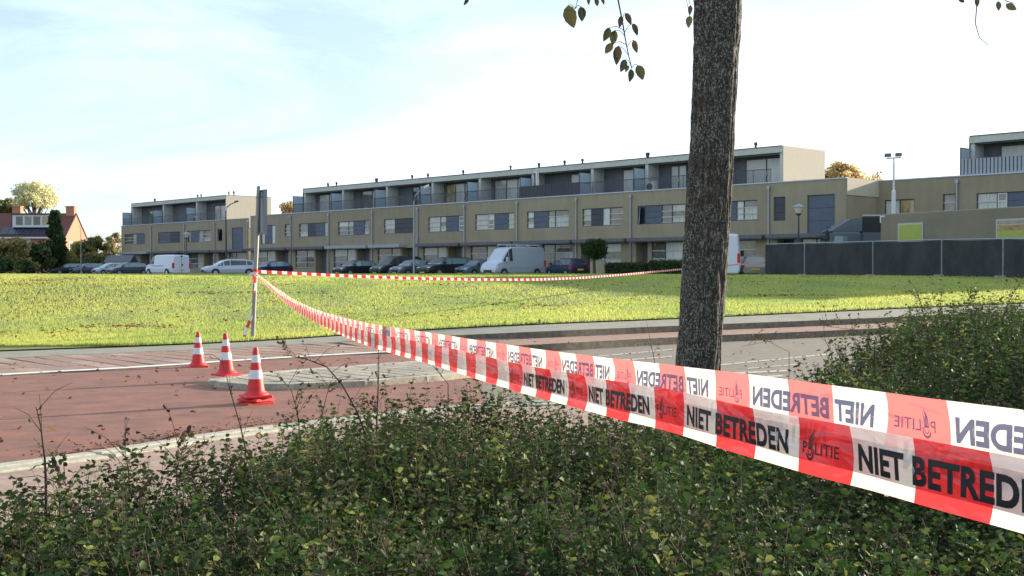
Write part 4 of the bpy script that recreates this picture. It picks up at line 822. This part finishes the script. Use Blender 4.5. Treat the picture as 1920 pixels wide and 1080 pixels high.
twig([(1060,-330,2.2),(1090,-120,.5),(1086,-10,0),(1078,18,0)], 5.1, [(1070,33,44,75),(1090,28,28,85),(1103,2,16,100),(1118,6,16,80),(1130,3,14,60)])
twig([(1240,-200,2.6),(1285,-60,2.9),(1300,5,2.9),(1301,20,2.95)], 5.2, [(1293,20,18,95),(1291,42,24,100)])
twig([(900,-240,2.6),(885,-80,.6),(879,-15,0),(878,-6,0)], 5.2, [(875,4,16,110)])
twig([(1700,-400,2.8),(1800,-120,.6),(1826,-10,0),(1829,8,0),(1826,45,0),(1834,72,0),(1850,85,0)], 5.4, [(1800,2,18,20),(1829,6,18,80)], .0025)
twig([(1780,-330,2.8),(1840,-90,.6),(1862,-8,0),(1885,4,0),(1899,8,0)], 5.4, [(1869,13,18,85),(1893,15,22,30)], .0025)
P = np.array([tips[random.randrange(len(tips))]+Vector((random.gauss(0,.35), random.gauss(0,.35), random.gauss(0,.3))) for _ in range(5000)]); n = len(P)
P = P[P[:,2] > 4.4]; n = len(P)
s = .08*(.7+.6*rng.random(n)); V, Fc = leaf_arrays(P, rng.normal(size=(n,3))-[0,0,.5], rng.normal(size=(n,3)), s, s*.6)
c = np.array([(.18,.19,.05),(.25,.20,.06),(.14,.16,.04)])[rng.integers(0,3,n)]; link('crown', npmesh('crown', V, Fc, [m_leaf], tint=np.repeat(c,2,0)), bt)

# ---------------------------------------------------------------- sign pole and cones
m_pole = mat('galvanised_pole', (.27,.26,.24), .45, metal=.5, var=.1, vs=12); m_signb = mat('aluminium_sign_back', (.20,.21,.23), .4, metal=.5)
PZ = 25.4; b0_, t0_ = at(473, 641, PZ), at(486, 353, PZ); gz = float(hgt(b0_.x, PZ))+.03
spn = empty('sign_pole', (b0_.x, PZ, gz), 0, 'tall leaning metal sign pole with a long sign panel seen edge on', 'sign pole')
top = t0_-Vector((b0_.x, PZ, gz)); ax = lambda z: top.x*z/top.z
MB().tube([(0,0,-.1),(top.x,0,top.z)], .046, 14).build('pole', m_pole, spn)
MB().lathe([(.05,top.z),(.048,top.z+.03),(.01,top.z+.05)], 12, (top.x,0)).build('pole_cap', m_signb, spn)
sg = MB(); za, zb = top.z-.98, top.z-.04; cx = ax((za+zb)/2)
sg.box(-.30,.30,-.035,-.005,za,zb); sg.box(-.30,-.27,-.005,.03,za,zb); sg.box(.27,.30,-.005,.03,za,zb); sg.box(-.27,.27,-.0049,.03,zb-.03,zb); sg.box(-.27,.27,-.0049,.03,za,za+.03)
o = sg.build('sign_panel', [m_signb], spn); o.location = (cx+.075, .02, 0); o.rotation_euler = (0, R(-1), R(115))
for zz in (za+.15, zb-.15):
    MB().lathe([(.055,zz-.02),(.06,zz-.015),(.06,zz+.015),(.055,zz+.02)], 12, (ax(zz),0)).build('clamp', m_pole, spn)
m_cred = mat('cone_red', (.62,.018,.018), .5, var=.12, vs=14, spec=.5); m_cwhite = mat('reflective_white_band', (.70,.70,.70), .4, var=.08, vs=20)
def cone(px, py, label, off=0, tilt=(0,0), z=None, rot=0, h=.56, body=True):
    x, y = gp(px, py, off); c = empty('traffic_cone', (x, y, (float(hgt(x,y))+off) if z is None else z), rot, label, 'traffic cone', 'traffic cones on the red road')
    c.rotation_euler = (R(tilt[0]), R(tilt[1]), rot)
    b = MB(); b.bbox(-.155,.155,-.155,.155,0,.028,.012); b.lathe([(.145,.0282),(.135,.045),(.118,.055),(.11,.07)], 28); b.build('base', m_cred, c)
    rz_ = lambda zz: .100-(zz-.07)*(.100-.026)/(h-.07)
    def seg(a, d, m, nm, grow=0): MB().lathe([(rz_(a)+grow,a),(rz_(d)+grow,d)], 28).build(nm, m, c, smooth=False)
    seg(.066, h*.37, m_cred, 'cone_body'); seg(h*.37, h*.55, m_cwhite, 'white_band', .002); seg(h*.55, h*.70, m_cred, 'cone_body'); seg(h*.70, h*.85, m_cwhite, 'white_band', .002)
    MB().lathe([(rz_(h*.85),h*.85),(rz_(h*.97),h*.97),(rz_(h)*.9,h),(rz_(h)*.5,h+.002)], 28).build('cone_tip', m_cred, c)
    return c
cone(371, 688, 'leftmost and smallest looking of the three cones, on the red road', rot=.3, h=.545)
cone(424, 703, 'middle cone leaning slightly at the tip of the paved island', off=.085, tilt=(1,-2.5), rot=.9, h=.57)
c3 = cone(479, 757, 'nearest cone, the topmost of a small stack', rot=.5, h=.56)
c3.location.z += .075
for k, (lab, dz) in enumerate((('lowest cone of the nearest stack, only its base showing', 0), ('middle cone of the nearest stack, hidden but for its base', .038))):
    c = empty('traffic_cone', (c3.location.x, c3.location.y, dz), .5+.25*(k+1), lab, 'traffic cone', 'traffic cones on the red road')
    b = MB(); b.bbox(-.155,.155,-.155,.155,0,.028,.012); b.lathe([(.145,.0282),(.14,.034),(.11,.037)], 28); b.build('base', m_cred, c)
# ---------------------------------------------------------------- barrier tape
def film(name, col, tr=.5, tp=.13, ro=.3, sp=1.0):
    m = bpy.data.materials.new(name); m.use_nodes = True; t = m.node_tree; n = t.nodes; l = t.links; b = n['Principled BSDF']
    b.inputs['Base Color'].default_value = (*col, 1); b.inputs['Roughness'].default_value = ro; b.inputs['Specular IOR Level'].default_value = sp
    a = n.new('ShaderNodeBsdfTranslucent'); a.inputs[0].default_value = (col[0], col[1]*.93, col[2]*.78, 1); s = n.new('ShaderNodeMixShader'); s.inputs[0].default_value = tr
    l.new(b.outputs[0], s.inputs[1]); l.new(a.outputs[0], s.inputs[2])
    co = n.new('ShaderNodeTexCoord'); mq = n.new('ShaderNodeMapping'); mq.inputs['Scale'].default_value = (1,.5,2.2); mq.inputs['Rotation'].default_value = (.5,0,0); nz = n.new('ShaderNodeTexNoise'); nz.inputs['Scale'].default_value = 11; nz.inputs['Detail'].default_value = 2; nz.inputs['Distortion'].default_value = .6; l.new(co.outputs['Object'], mq.inputs[0]); l.new(mq.outputs[0], nz.inputs[0]); bp = n.new('ShaderNodeBump'); bp.inputs['Strength'].default_value = .5; bp.inputs['Distance'].default_value = .06; l.new(nz.outputs[0], bp.inputs['Height']); l.new(bp.outputs[0], b.inputs['Normal']); l.new(bp.outputs[0], a.inputs['Normal'])
    p = n.new('ShaderNodeBsdfTransparent'); p.inputs[0].default_value = (*[min(1, .3+c) for c in col], 1); s2 = n.new('ShaderNodeMixShader'); s2.inputs[0].default_value = 1-tp
    l.new(p.outputs[0], s2.inputs[1]); l.new(s.outputs[0], s2.inputs[2]); l.new(s2.outputs[0], n['Material Output'].inputs[0]); MATS[name] = m; return m
f_white = film('white_tape_film', (.86,.85,.84)); f_red = film('red_tape_film', (.85,.05,.065), .55, .08); f_redb = film('red_tape_film_reverse', (.88,.19,.21), .6, .08); f_white3 = film('white_tape_film_far', (.66,.65,.62), .3, .02, .8, .08); f_red3 = film('red_tape_film_far', (.66,.03,.04), .3, .02, .8, .08); m_inkb = mat('grey_print_seen_through', (.24,.26,.38), .4, trans=.25); m_ink = mat('black_tape_print', (.012,.011,.014), .5)
PER = .64; BL = .16
class Strand:
    def __init__(s, P3, width, twist=None):
        s.P = np.array(P3, float); s.S = polylen(s.P); s.T = nrm(np.gradient(s.P, axis=0)); up = np.array([0,0,1.]); A = up-s.T*(s.T@up)[:,None]; s.A = nrm(A); s.Nn = nrm(np.cross(s.T, s.A)); s.w = width; s.len = s.S[-1]
        s.tw = np.zeros(len(s.S)) if twist is None else np.array(twist)
    def f(s, a, v, off=0):                    # a along, v in 0..1 from lower to upper edge
        a = np.asarray(a, float); v = np.asarray(v, float); g = lambda M_: np.stack([np.interp(a, s.S, M_[:,j]) for j in range(3)], -1)
        P, A, Nn = g(s.P), g(s.A), g(s.Nn); tw = np.interp(a, s.S, s.tw); w = s.w(a) if callable(s.w) else s.w
        A2 = A*np.cos(tw)[...,None]+Nn*np.sin(tw)[...,None]; N2 = Nn*np.cos(tw)[...,None]-A*np.sin(tw)[...,None]
        belly = .0035*np.sin(a*2.1+1)*np.sin(np.pi*v)+.0018*np.sin(a*17+v*4)*np.sin(a*3.3)+.003*(v-.5)**2*np.sin(a*5)
        return P+A2*((v-.5)*w)[...,None]+N2*(belly+off)[...,None]
def band(st, phase, s0, s1, parent, name, nv=6, na=8, arc=.012, sgn=1, mats=None):
    V = []; Fc = []; Mi = []; base = 0
    k0 = int(math.floor((s0-phase)/BL)); k = k0
    while phase+k*BL < s1:
        a0, a1 = max(s0, phase+k*BL), min(s1, phase+(k+1)*BL)
        if a1-a0 > 1e-4:
            u, v = np.meshgrid(np.linspace(0,1,na+1), np.linspace(0,1,nv+1), indexing='ij'); bow = sgn*arc*(1-4*(v-.5)**2)
            a = np.clip(a0+(a1-a0)*u+bow, s0, s1); P = st.f(a, v); V.append(P.reshape(-1,3)); i = base+np.arange((na+1)*(nv+1)).reshape(na+1, nv+1)
            Fc.append(np.stack([i[:-1,:-1], i[1:,:-1], i[1:,1:], i[:-1,1:]], -1).reshape(-1,4)); Mi.append(np.full(na*nv, 1 if k % 2 == 0 else 0)); base += (na+1)*(nv+1)
        k += 1
    return link(name, npmesh(name, np.vstack(V), np.vstack(Fc), mats or [f_white, f_red], mi=np.concatenate(Mi), smooth=True), parent)
def text_mesh(txt, w, h, bold=.042):
    c = bpy.data.curves.new('lettering', 'FONT'); c.body = txt; c.size = 1; c.offset = bold; c.resolution_u = 4; c.space_character = 1.04
    o = bpy.data.objects.new('lettering', c); COL.objects.link(o); me = bpy.data.meshes.new_from_object(o.evaluated_get(bpy.context.evaluated_depsgraph_get()))
    V = np.empty(len(me.vertices)*3); me.vertices.foreach_get('co', V); V = V.reshape(-1,3)[:, :2]; Fq = [tuple(p.vertices) for p in me.polygons]
    bpy.data.objects.remove(o); bpy.data.curves.remove(c); bpy.data.meshes.remove(me)
    V = (V-V.min(0))/(V.max(0)-V.min(0)); return V*[w, h], Fq
T_NIET = text_mesh('NIET', .118, .036); T_BETR = text_mesh('BETREDEN', .292, .036); T_P = text_mesh('P', .013, .017, .01); T_LITIE = text_mesh('LITIE', .070, .017, .01)
def emblem():                                 # flame over a small open round book
    V = []; Fq = []
    def ring(cx, cy, ro, ri, a0, a1, n=16):
        k = len(V)
        for i in range(n+1): a = a0+(a1-a0)*i/n; V.append((cx+ro*math.cos(a), cy+ro*1.1*math.sin(a))); V.append((cx+ri*math.cos(a), cy+ri*1.1*math.sin(a)))
        for i in range(n): Fq.append((k+2*i, k+2*i+1, k+2*i+3, k+2*i+2))
    ring(.010,.006,.0115,.0082,-2.9,.35); ring(.010,.0065,.0062,.0042,-3.3,.8)
    for (x0, x1, xt, y0, yt, w_) in ((.004,.008,.013,.010,.034,.0016),(.009,.012,.020,.010,.040,.0018),(.013,.016,.020,.011,.031,.0015)):
        k = len(V); V.extend([(x0,y0),(x0+w_*2,y0),(x1+w_,(y0+yt)/2),(xt,yt),(x1-w_,(y0+yt)/2+.002)]); Fq.append((k,k+1,k+2,k+3,k+4))
    k = len(V); V.extend([(.004,.009),(.017,.009),(.015,.012),(.006,.012)]); Fq.append((k,k+1,k+2,k+3))
    return np.array(V), Fq
T_EM = emblem()
def letters(st, phase, s0, s1, parent, sgn=1, off=.0006, ink=None):
    """text runs with +s when sgn=1; sgn=-1: seen from the back it runs the other way (mirrored)"""
    def put(T, a0, v0):
        V = []; Fq = []; k = 0; X = a0+T[0][:,0]; P = st.f(origin+sgn*X, (v0+T[0][:,1])/.08, off); V.extend(map(tuple, P)); Fq.extend([tuple(f) for f in T[1]]); MB().add(V, Fq).build('lettering', ink or m_ink, parent)
    k = math.floor(-phase/PER)-1
    for k in range(-3, 60):
        origin = phase+sgn*k*PER                                     # start of the red emblem block
        lo_, hi_ = (origin, origin+PER) if sgn > 0 else (origin-PER, origin)
        if lo_ > s0 and hi_-.2 < s1 or (hi_ > s0 and lo_ < s1 and lo_ > s0-.0):
            put(T_P, .024, .031); put(T_EM, .0365, .028); put(T_LITIE, .061, .031); put(T_NIET, .186, .023); put(T_BETR, .324, .023)
def mk(px, ytop, a, b, wfun, step=.03):       # strand from its upper edge in the photograph and 1/distance = a+b*(x-480)
    X = np.linspace(480, 2120, 900); Y = np.interp(X, px, ytop); K = 13; k = np.ones(2*K+1)/(2*K+1); Y = np.convolve(np.pad(Y, K, mode='reflect', reflect_type='odd'), k, 'valid')
    Z = 1/(a+b*(X-480)); P = np.stack([(X-960)/F*Z, Z, CH-(Y-HY)*Z/F], -1); S = polylen(P); Q = np.arange(0, S[-1], step)
    P = np.stack([np.interp(Q, S, P[:,j]) for j in range(3)], -1); P[:,2] -= wfun(Q)/2*.985; return P, Q
nP, nQ = mk([480,510,540,560,600,650,700,740,780,870,960,1010,1070,1140,1260,1360,1430,1500,1610,1730,1877,1920,2120], [513,542,563,575,592,611,626,634,641,661,682,692,702,716,734,758,773,787,806,830,858,867,905], .0394, .00048,
            lambda q: .02+.06*sstep(q/17))
uP, uQ = mk([480,500,530,560,600,640,700,780,900,1000,1100,1265,1400,1500,1700,1920,2120], [511,527,549,567,584,595,609,620,639,654,667,686,702,715,742,770,797], .0394, .000427, lambda q: .03+.05*sstep(q/14))
tape = empty('barrier_tape', (0,0,0), 0, 'lower front strand of red and white barrier tape with readable black lettering', 'barrier tape', 'strands of red and white barrier tape')
tape2 = empty('barrier_tape', (0,0,0), 0, 'upper back strand of red and white barrier tape with mirrored lettering', 'barrier tape', 'strands of red and white barrier tape')
tn = .35*np.sin(nQ*.9)*np.clip((16-nQ)/10, 0, 1); tu = .3*np.sin(uQ*1.1+1)*np.clip((16-uQ)/10, 0, 1)
NS = Strand(nP, lambda a: .02+.066*sstep(a/17), tn); US = Strand(uP, lambda a: .03+.05*sstep(a/14), tu)
def s_at(st, px): pj = 960+F*st.P[:,0]/st.P[:,1]; return float(np.interp(px, pj, st.S))
phN = s_at(NS, 1545)-.08; phU = s_at(US, 1717)+.08
band(NS, phN, 0, NS.len, tape, 'tape_film'); 
# the back strand shows its reverse: blocks repeat the other way round
band(US, phU-BL, 0, US.len, tape2, 'tape_film', sgn=1, mats=[f_white, f_redb])
letters(NS, phN, NS.len-14, NS.len, tape, 1, off=-.0007 if NS.Nn[-1][0] > 0 else .0007)
letters(US, phU, US.len-13, US.len, tape2, -1, off=-.0007 if US.Nn[-1][0] > 0 else .0007, ink=m_inkb)
# third strand across the field to the fence
X = np.array([480,560,650,760,880,1000,1100,1180,1275,1360,1435]); Y = np.array([509,513,517.5,521.5,524,524.5,520.5,514,505,498,492]); Xf = np.linspace(480,1435,400); Yf = np.interp(Xf, X, Y); Yf = np.convolve(np.pad(Yf, 12, mode='reflect', reflect_type='odd'), np.ones(25)/25, 'valid')
iz = np.interp(Xf, [480,1000,1435], [.0394,.0285,.0145]); Zf = 1/iz; P = np.stack([(Xf-960)/F*Zf, Zf, CH-(Yf-HY)*Zf/F], -1)
t3 = empty('barrier_tape', (0,0,0), 0, 'thin far strand of barrier tape sagging across the field', 'barrier tape', 'strands of red and white barrier tape')
S3 = Strand(P, .07, -.15+.0*np.linspace(0,9,400)); band(S3, 0, 0, S3.len, t3, 'tape_film', nv=2, na=3, arc=0, mats=[f_white3, f_red3])
# knot and loose ends at the pole
kx = lambda z: b0_.x+top.x*(z-gz)/top.z
def ribbon(pts, w, name, parent, ph=0):
    P = np.array([[*p] for p in pts], float); S = polylen(P); Q = np.linspace(0, S[-1], 40); P = np.stack([np.interp(Q, S, P[:,j]) for j in range(3)], -1)
    T = nrm(np.gradient(P, axis=0)); sd = nrm(np.cross(T, np.array([[.1,1.,.15]]))); V = np.empty((40,2,3)); V[:,0] = P-sd*w/2; V[:,1] = P+sd*w/2
    i = np.arange(80).reshape(40,2); Fc = np.stack([i[:-1,0], i[1:,0], i[1:,1], i[:-1,1]], -1); mi = (np.floor((Q[:-1]+ph)/BL).astype(int) % 2)
    return link(name, npmesh(name, V.reshape(-1,3), Fc, [f_white, f_red], mi=mi), parent)
kz = 1.46; kt = empty('tape_knot', (0,0,0), 0, 'knotted barrier tape tied around the sign pole with short loose ends', 'tape knot')
for k in range(4):
    z = kz+.05-.045*k; q = MB(); q.lathe([(.052,z-.035),(.058,z-.02),(.056,z+.02),(.05,z+.03)], 14, (kx(z), PZ)); q.build('tape_loop', [f_red, f_white][k % 2], kt)
ribbon([(kx(kz),PZ-.06,kz),(kx(kz)-.07,PZ-.09,kz-.02),(kx(kz)-.13,PZ-.08,kz-.09)], .05, 'tape_end', kt); ribbon([(kx(kz),PZ-.06,kz),(kx(kz)-.01,PZ-.08,kz-.12),(kx(kz)+.03,PZ-.08,kz-.27),(kx(kz)-.0,PZ-.07,kz-.42)], .05, 'tape_end', kt, .1)
lt = ribbon([(kx(.55)-.04,PZ-.06,.56),(kx(.5)-.05,PZ-.07,.50),(kx(.4)-.08,PZ-.08,.38),(kx(.2)-.14,PZ-.1,.2),(kx(.1)-.15,PZ-.1,.1)], .075, 'loose_tape', None, .05); tag(lt, 'loose strip of red and white tape hanging at the foot of the sign pole', 'barrier tape')

# ---------------------------------------------------------------- foreground shrubs
m_sleaf = mat('snowberry_leaf', (1,1,1), .6, attr=True, trans=.3, spec=.16); m_stem = mat('red_brown_stem', (.07,.04,.028), .8); m_berry = mat('pink_berry', (.26,.035,.08), .5)
EBX = np.array([-8,-3.2,-1.81,-1.45,-1.2,-1.0,-.7,-.3,.13,1,1.8,2.6,3.8,6.4,10,14]); EBY = np.array([3.6,4.3,5.1,5.8,6.6,7.3,8.1,8.0,7.6,7.6,8.5,10.6,12.6,15.5,17.5,18])
def top_h(x, y):
    edge = np.interp(x, EBX, EBY); nz = np.array([mnoise.noise((a*1.1, b*1.1, 5))+.5*mnoise.noise((a*2.7, b*2.7, 9)) for a, b in zip(x, y)])
    m = sstep((x-1.5)/3.0)*sstep((y-5.5)/2.0); off = sstep((x-(.43*y+1.0))/1.4)        # mound on the right, height added outside the frame to block sun
    h = .70+.38*m+.17*nz; h = h*(.45+.55*sstep((edge-y)/.9)); return h+off*.35*sstep((y-1)/2)*(1-sstep((y-10)/3))
def shoots(n, xr, yr, maxlen, kleaf, name, label, leafsize, seed, cond):
    r_ = np.random.default_rng(seed); u = r_.random(n*3); y = yr[0]+(yr[1]-yr[0])*u**.9; x = r_.uniform(-1,1,n*3)*(.45*y+.5) if xr is None else r_.uniform(*xr, n*3)
    k = cond(x, y) & (y < np.interp(x, EBX, EBY)+.05*r_.normal(size=n*3)); x, y = x[k][:n], y[k][:n]; n = len(x)
    H = top_h(x, y)*(1+.07*r_.normal(size=n)); Ls = maxlen*(.6+.6*r_.random(n)); z0 = np.maximum(0, H-Ls*.85-.0); low = r_.random(n) < .45; z0 = np.where(low, z0*r_.random(n), z0)
    a = r_.uniform(0, 2*np.pi, n); til = np.abs(r_.normal(.35,.3,n)); D = nrm(np.c_[np.cos(a)*til, np.sin(a)*til, np.ones(n)]); bend = np.c_[np.cos(a), np.sin(a), -.5*np.ones(n)]*(.25*r_.random(n))[:,None]
    B = np.c_[x, y, z0]; f = lambda t: B+D*(Ls*t)[:,None]+bend*(Ls*t*t)[:,None]
    clump = np.array([mnoise.noise((p*1.6, q*1.6, 2)) for p, q in zip(x, y)])
    LP, LD, LN, Ltint = [], [], [], []
    base = np.array([.040,.076,.016])*(1+.9*clump[:,None])*(.75+.5*r_.random((n,1))); yel = (r_.random(n) < .10+.25*np.clip(clump,0,1))[:,None]; base = np.where(yel, np.array([.17,.19,.045])*(.8+.4*r_.random((n,1))), base)
    gry = (r_.random(n) < .10)[:,None]; base = np.where(gry, np.array([.10,.09,.05]), base)
    S1 = nrm(np.cross(D, r_.normal(size=(n,3)))); S2 = np.cross(D, S1)
    for j in range(kleaf):
        t = (j+.6)/kleaf; p = f(np.full(n, t)); sd = S1 if j % 2 else S2
        for sg in (1, -1):
            LP.append(p); LD.append(sd*sg+D*.35+r_.normal(0,.25,(n,3))); LN.append(D+r_.normal(0,.45,(n,3))); Ltint.append(base*(.8+.4*r_.random((n,1)))*(1+.25*t))
    LP, LD, LN, Ltint = map(np.vstack, (LP, LD, LN, Ltint)); s = leafsize*(.5+1.0*r_.random(len(LP))**1.6); keep = r_.random(len(LP)) < .85
    LP, LD, LN, Ltint, s = LP[keep], LD[keep], LN[keep], Ltint[keep], s[keep]
    V, Fc = leaf_arrays(LP, LD, LN, s, s*.72, .3)
    o = link(name, npmesh(name, V, Fc, [m_sleaf], tint=np.repeat(Ltint, 2, 0))); tag(o, label, 'shrubs', kind='stuff')
    # stems as thin three sided tubes
    T = [0, .5, 1]; rr = [.0016, .0012, .0006]; ang = np.arange(3)*2.094; VV = np.empty((n, 3, 3, 3))
    for i, (t, r) in enumerate(zip(T, rr)):
        p = f(np.full(n, t))
        for q_, a_ in enumerate(ang): VV[:, i, q_] = p+(S1*math.cos(a_)+S2*math.sin(a_))*r
    i = np.arange(n)[:,None,None]*9; Fm = []
    for l_ in range(2):
        for q_ in range(3): Fm.append(np.array([l_*3+q_, l_*3+(q_+1)%3, l_*3+3+(q_+1)%3, l_*3+3+q_]))
    Fc = (i+np.stack(Fm)[None]).reshape(-1, 4); st_ = link('stems', npmesh('stems', VV.reshape(-1,3), Fc, [m_stem]), o); tag(st_, kind='stuff')
    return f, n, r_, o
vis = lambda x, y: (np.abs(x) < .445*y+.45)
f1 = shoots(14500, None, (2.1, 8.6), .34, 9, 'shrub_bed', 'dense low green shrub bed with small round leaves filling the foreground', .0225, 1, lambda x, y: vis(x, y) & ~((x > 1.5) & (y > 6.2)))
f2 = shoots(7500, (1.2, 8.5), (6.0, 17.5), .42, 9, 'shrub_mound', 'taller dark shrub mound on the right behind the barrier tape', .027, 2, lambda x, y: (x < .45*y+.6) & ~((x < 1.5) & (y < 6.2)))
f3 = shoots(3000, (-6, 9), (-1.5, 12), .5, 7, 'shrub_surround', 'leafy shrubs continuing outside the picture', .05, 3, lambda x, y: (np.abs(x) >= .445*y+.45) | (y < 2.1))
# light-blocking shrubs, added unseen outside the frame, come after the shoots
def berries(F_, cnt, name):
    f, n, r_, o = F_; V = []; q = MB(); ph = [(0,0,1),(1,0,0),(0,1,0),(-1,0,0),(0,-1,0),(0,0,-1)]; fc = [(0,1,2),(0,2,3),(0,3,4),(0,4,1),(5,2,1),(5,3,2),(5,4,3),(5,1,4)]
    for _ in range(cnt):
        i = r_.integers(0, n); p = f(np.full(n, r_.uniform(.65, 1)))[i] if False else None
    t = .9; Pt = f(np.full(n, t)); sel = r_.integers(0, n, cnt)
    for i in sel:
        for _ in range(r_.integers(1, 4)):
            c = Pt[i]+r_.normal(0,.008,3); r = .0045*(.8+.4*r_.random()); q.add([tuple(c+np.array(v)*r) for v in ph], fc)
    b = q.build('berries', m_berry, o, smooth=True); tag(b, kind='stuff')
berries(f1, 260, 'berries'); berries(f2, 260, 'berries')
def shoot(pts, Z, label, leaves=0, side=0, r=.005, green=True):
    P = [at(a, b, Z+(c if len(t_) > 2 else 0)) for t_ in [tuple(p) for p in pts] for a, b, c in [(*t_, 0)[:3]]]
    b = P[0].copy(); o = empty('bare_shoot', (b.x, b.y, 0), 0, label, 'shoot'); loc = Vector((b.x, b.y, 0)); P = [Vector((b.x, b.y, .02))]+P
    q = MB(); q.tube([p-loc for p in P], [r*(1-.75*i/(len(P)-1)) for i in range(len(P))], 6)
    LPs, LDs = [], []
    for k in range(side):
        i = random.randrange(1, len(P)-1); a = P[i].lerp(P[i+1], random.random()); e = a+Vector((random.uniform(-.16,.16), random.uniform(-.1,.1), random.uniform(.03,.16))); m_ = a.lerp(e,.5)+Vector((0,0,.02)); q.tube([a-loc, m_-loc, e-loc], [.0016,.0012,.0006], 4, cap=False)
        for _ in range(leaves): LPs.append(a.lerp(e, random.uniform(.2,1.05))-loc); LDs.append((e-a).normalized()+Vector((random.gauss(0,.6), random.gauss(0,.6), random.gauss(0,.4))))
    q.build('stem', m_stem, o)
    if LPs:
        n = len(LPs); s = .024*(.5+.7*rng.random(n)); V, Fc = leaf_arrays(np.array(LPs), np.array(LDs), rng.normal(size=(n,3)), s, s*.65); c = np.array([(.09,.11,.035),(.07,.04,.03),(.13,.12,.05)])[rng.integers(0,3,n)]
        lf = link('leaves', npmesh('leaves', V, Fc, [m_sleaf], tint=np.repeat(c,2,0)), o); tag(lf, kind='stuff')
shoot([(84,905),(82,860),(75,800),(66,763)], 4.3, 'lone thin shoot with a hooked tip rising at the left edge of the shrub bed', 1, 4, .006)
shoot([(459,842),(450,800),(430,730),(416,672)], 5.6, 'dark bare twig crossing in front of the middle cone', 1, 4, .005)
shoot([(245,965),(262,925),(284,892)], 4.0, 'short thick cut twig poking out of the left shrub bed', 0, 0, .008)
shoot([(690,830),(668,770),(640,720),(612,688),(570,672),(530,665)], 6.6, 'long forked twig leaning left with dark withered leaves', 3, 12, .007)
shoot([(706,790),(708,740),(710,690),(709,655)], 6.9, 'upright dark stem right of the forked twig', 4, 6, .006)
shoot([(560,800),(556,770),(545,730),(520,705)], 6.3, 'leafy shoot beside the nearest cone', 6, 9, .004)
shoot([(600,790),(610,750),(620,715)], 6.4, 'small leafy shoot between the nearest cone and the forked twig', 6, 7, .004)
shoot([(840,720),(815,690),(800,672)], 7.4, 'short twig with withered leaves directly below the tape', 3, 5, .004)
shoot([(1230,690),(1222,650),(1212,600)], 7.6, 'very thin bare stem left of the thick trunk', 1, 2, .003)
shoot([(1560,660),(1548,640),(1542,590)], 9.5, 'thin stem at the left slope of the shrub mound', 2, 4, .004)
shoot([(1640,640),(1600,618),(1550,612)], 9.2, 'drooping shoot with dark withered leaves on the mound edge', 5, 9, .005)
shoot([(1740,620),(1730,580),(1722,552)], 10.2, 'leafy upright shoot on the middle of the mound skyline', 5, 8, .005)
shoot([(1830,600),(1825,570),(1808,552)], 10.5, 'branched shoot with clustered dark leaves on the mound skyline', 6, 10, .005)
shoot([(1880,600),(1895,560),(1918,520)], 10.5, 'long shoot leaning right near the right edge of the photo', 5, 10, .006)
shoot([(1480,660),(1440,640),(1390,650)], 8.6, 'thin arching shoot just right of the thick trunk', 3, 5, .003)
shoot([(110,945),(130,915),(105,905)], 4.1, 'sprawling twig over the pavement at the left edge', 6, 9, .004)
shoot([(330,880),(340,850),(330,830)], 4.9, 'small leafy shoot over the near kerb', 6, 8, .004)
shoot([(240,890),(236,862),(225,845)], 4.8, 'small dark shoot in front of the pale kerb stones', 5, 7, .004)
shoot([(610,880),(604,830),(598,800)], 5.6, 'short shoot with pale leaves in the middle of the shrub bed', 6, 6, .004)
# unseen tall shrubs added outside the right edge to shade the bed
for k, (x, y, h_, r__) in enumerate(((5.0,4.6,2.0,1.0),(5.6,6.6,2.2,1.1),(6.9,8.6,2.3,1.2),(3.9,2.6,1.8,.8),(8.6,10.6,2.5,1.3),(7.0,5.4,2.6,1.3),(9.0,7.4,2.9,1.4))):
    rr_ = np.random.default_rng(50+k); n = 5200 if k not in (0, 1, 3) else 1300; d = nrm(rr_.normal(size=(n,3)))*(rr_.random(n)**.4)[:,None]; P = d*[r__, r__, h_*.5]; P[:,2] += h_*.52; P[:,:2] *= (1+.2*np.sin(P[:,2:3]*4+k)); P[:,2] = np.clip(P[:,2], .05, None)
    s = .06*(.6+.8*rr_.random(n)); V, Fc = leaf_arrays(P, rr_.normal(size=(n,3)), rr_.normal(size=(n,3)), s, s*.7); c = np.array(GRN)[rr_.integers(0,3,n)]*1.3
    o = empty('tall_shrub', (x, y, 0), 0, ['tall loose shrub beyond the right edge, beside the middle of the shrub bed','tall dense shrub beyond the right edge, next to the mound foot','tall dense shrub beyond the right edge, level with the trunk','low loose shrub nearest the camera beyond the right edge','tall dense shrub beyond the right edge, farthest along the mound','big shrub in the second row beyond the right edge','biggest shrub in the second row beyond the right edge'][k], 'shrub', 'tall shrubs beyond the right edge'); link('crown', npmesh('crown', V, Fc, [m_sleaf], tint=np.repeat(c,2,0)), o)
    q = MB()
    for j in range(7): a = j*.9; q.tube([(0,0,0),(math.cos(a)*r__*.4,math.sin(a)*r__*.4,h_*.5),(math.cos(a)*r__*.7,math.sin(a)*r__*.7,h_*.85)], [.02,.014,.006], 5)
    q.build('stems', m_stem, o)
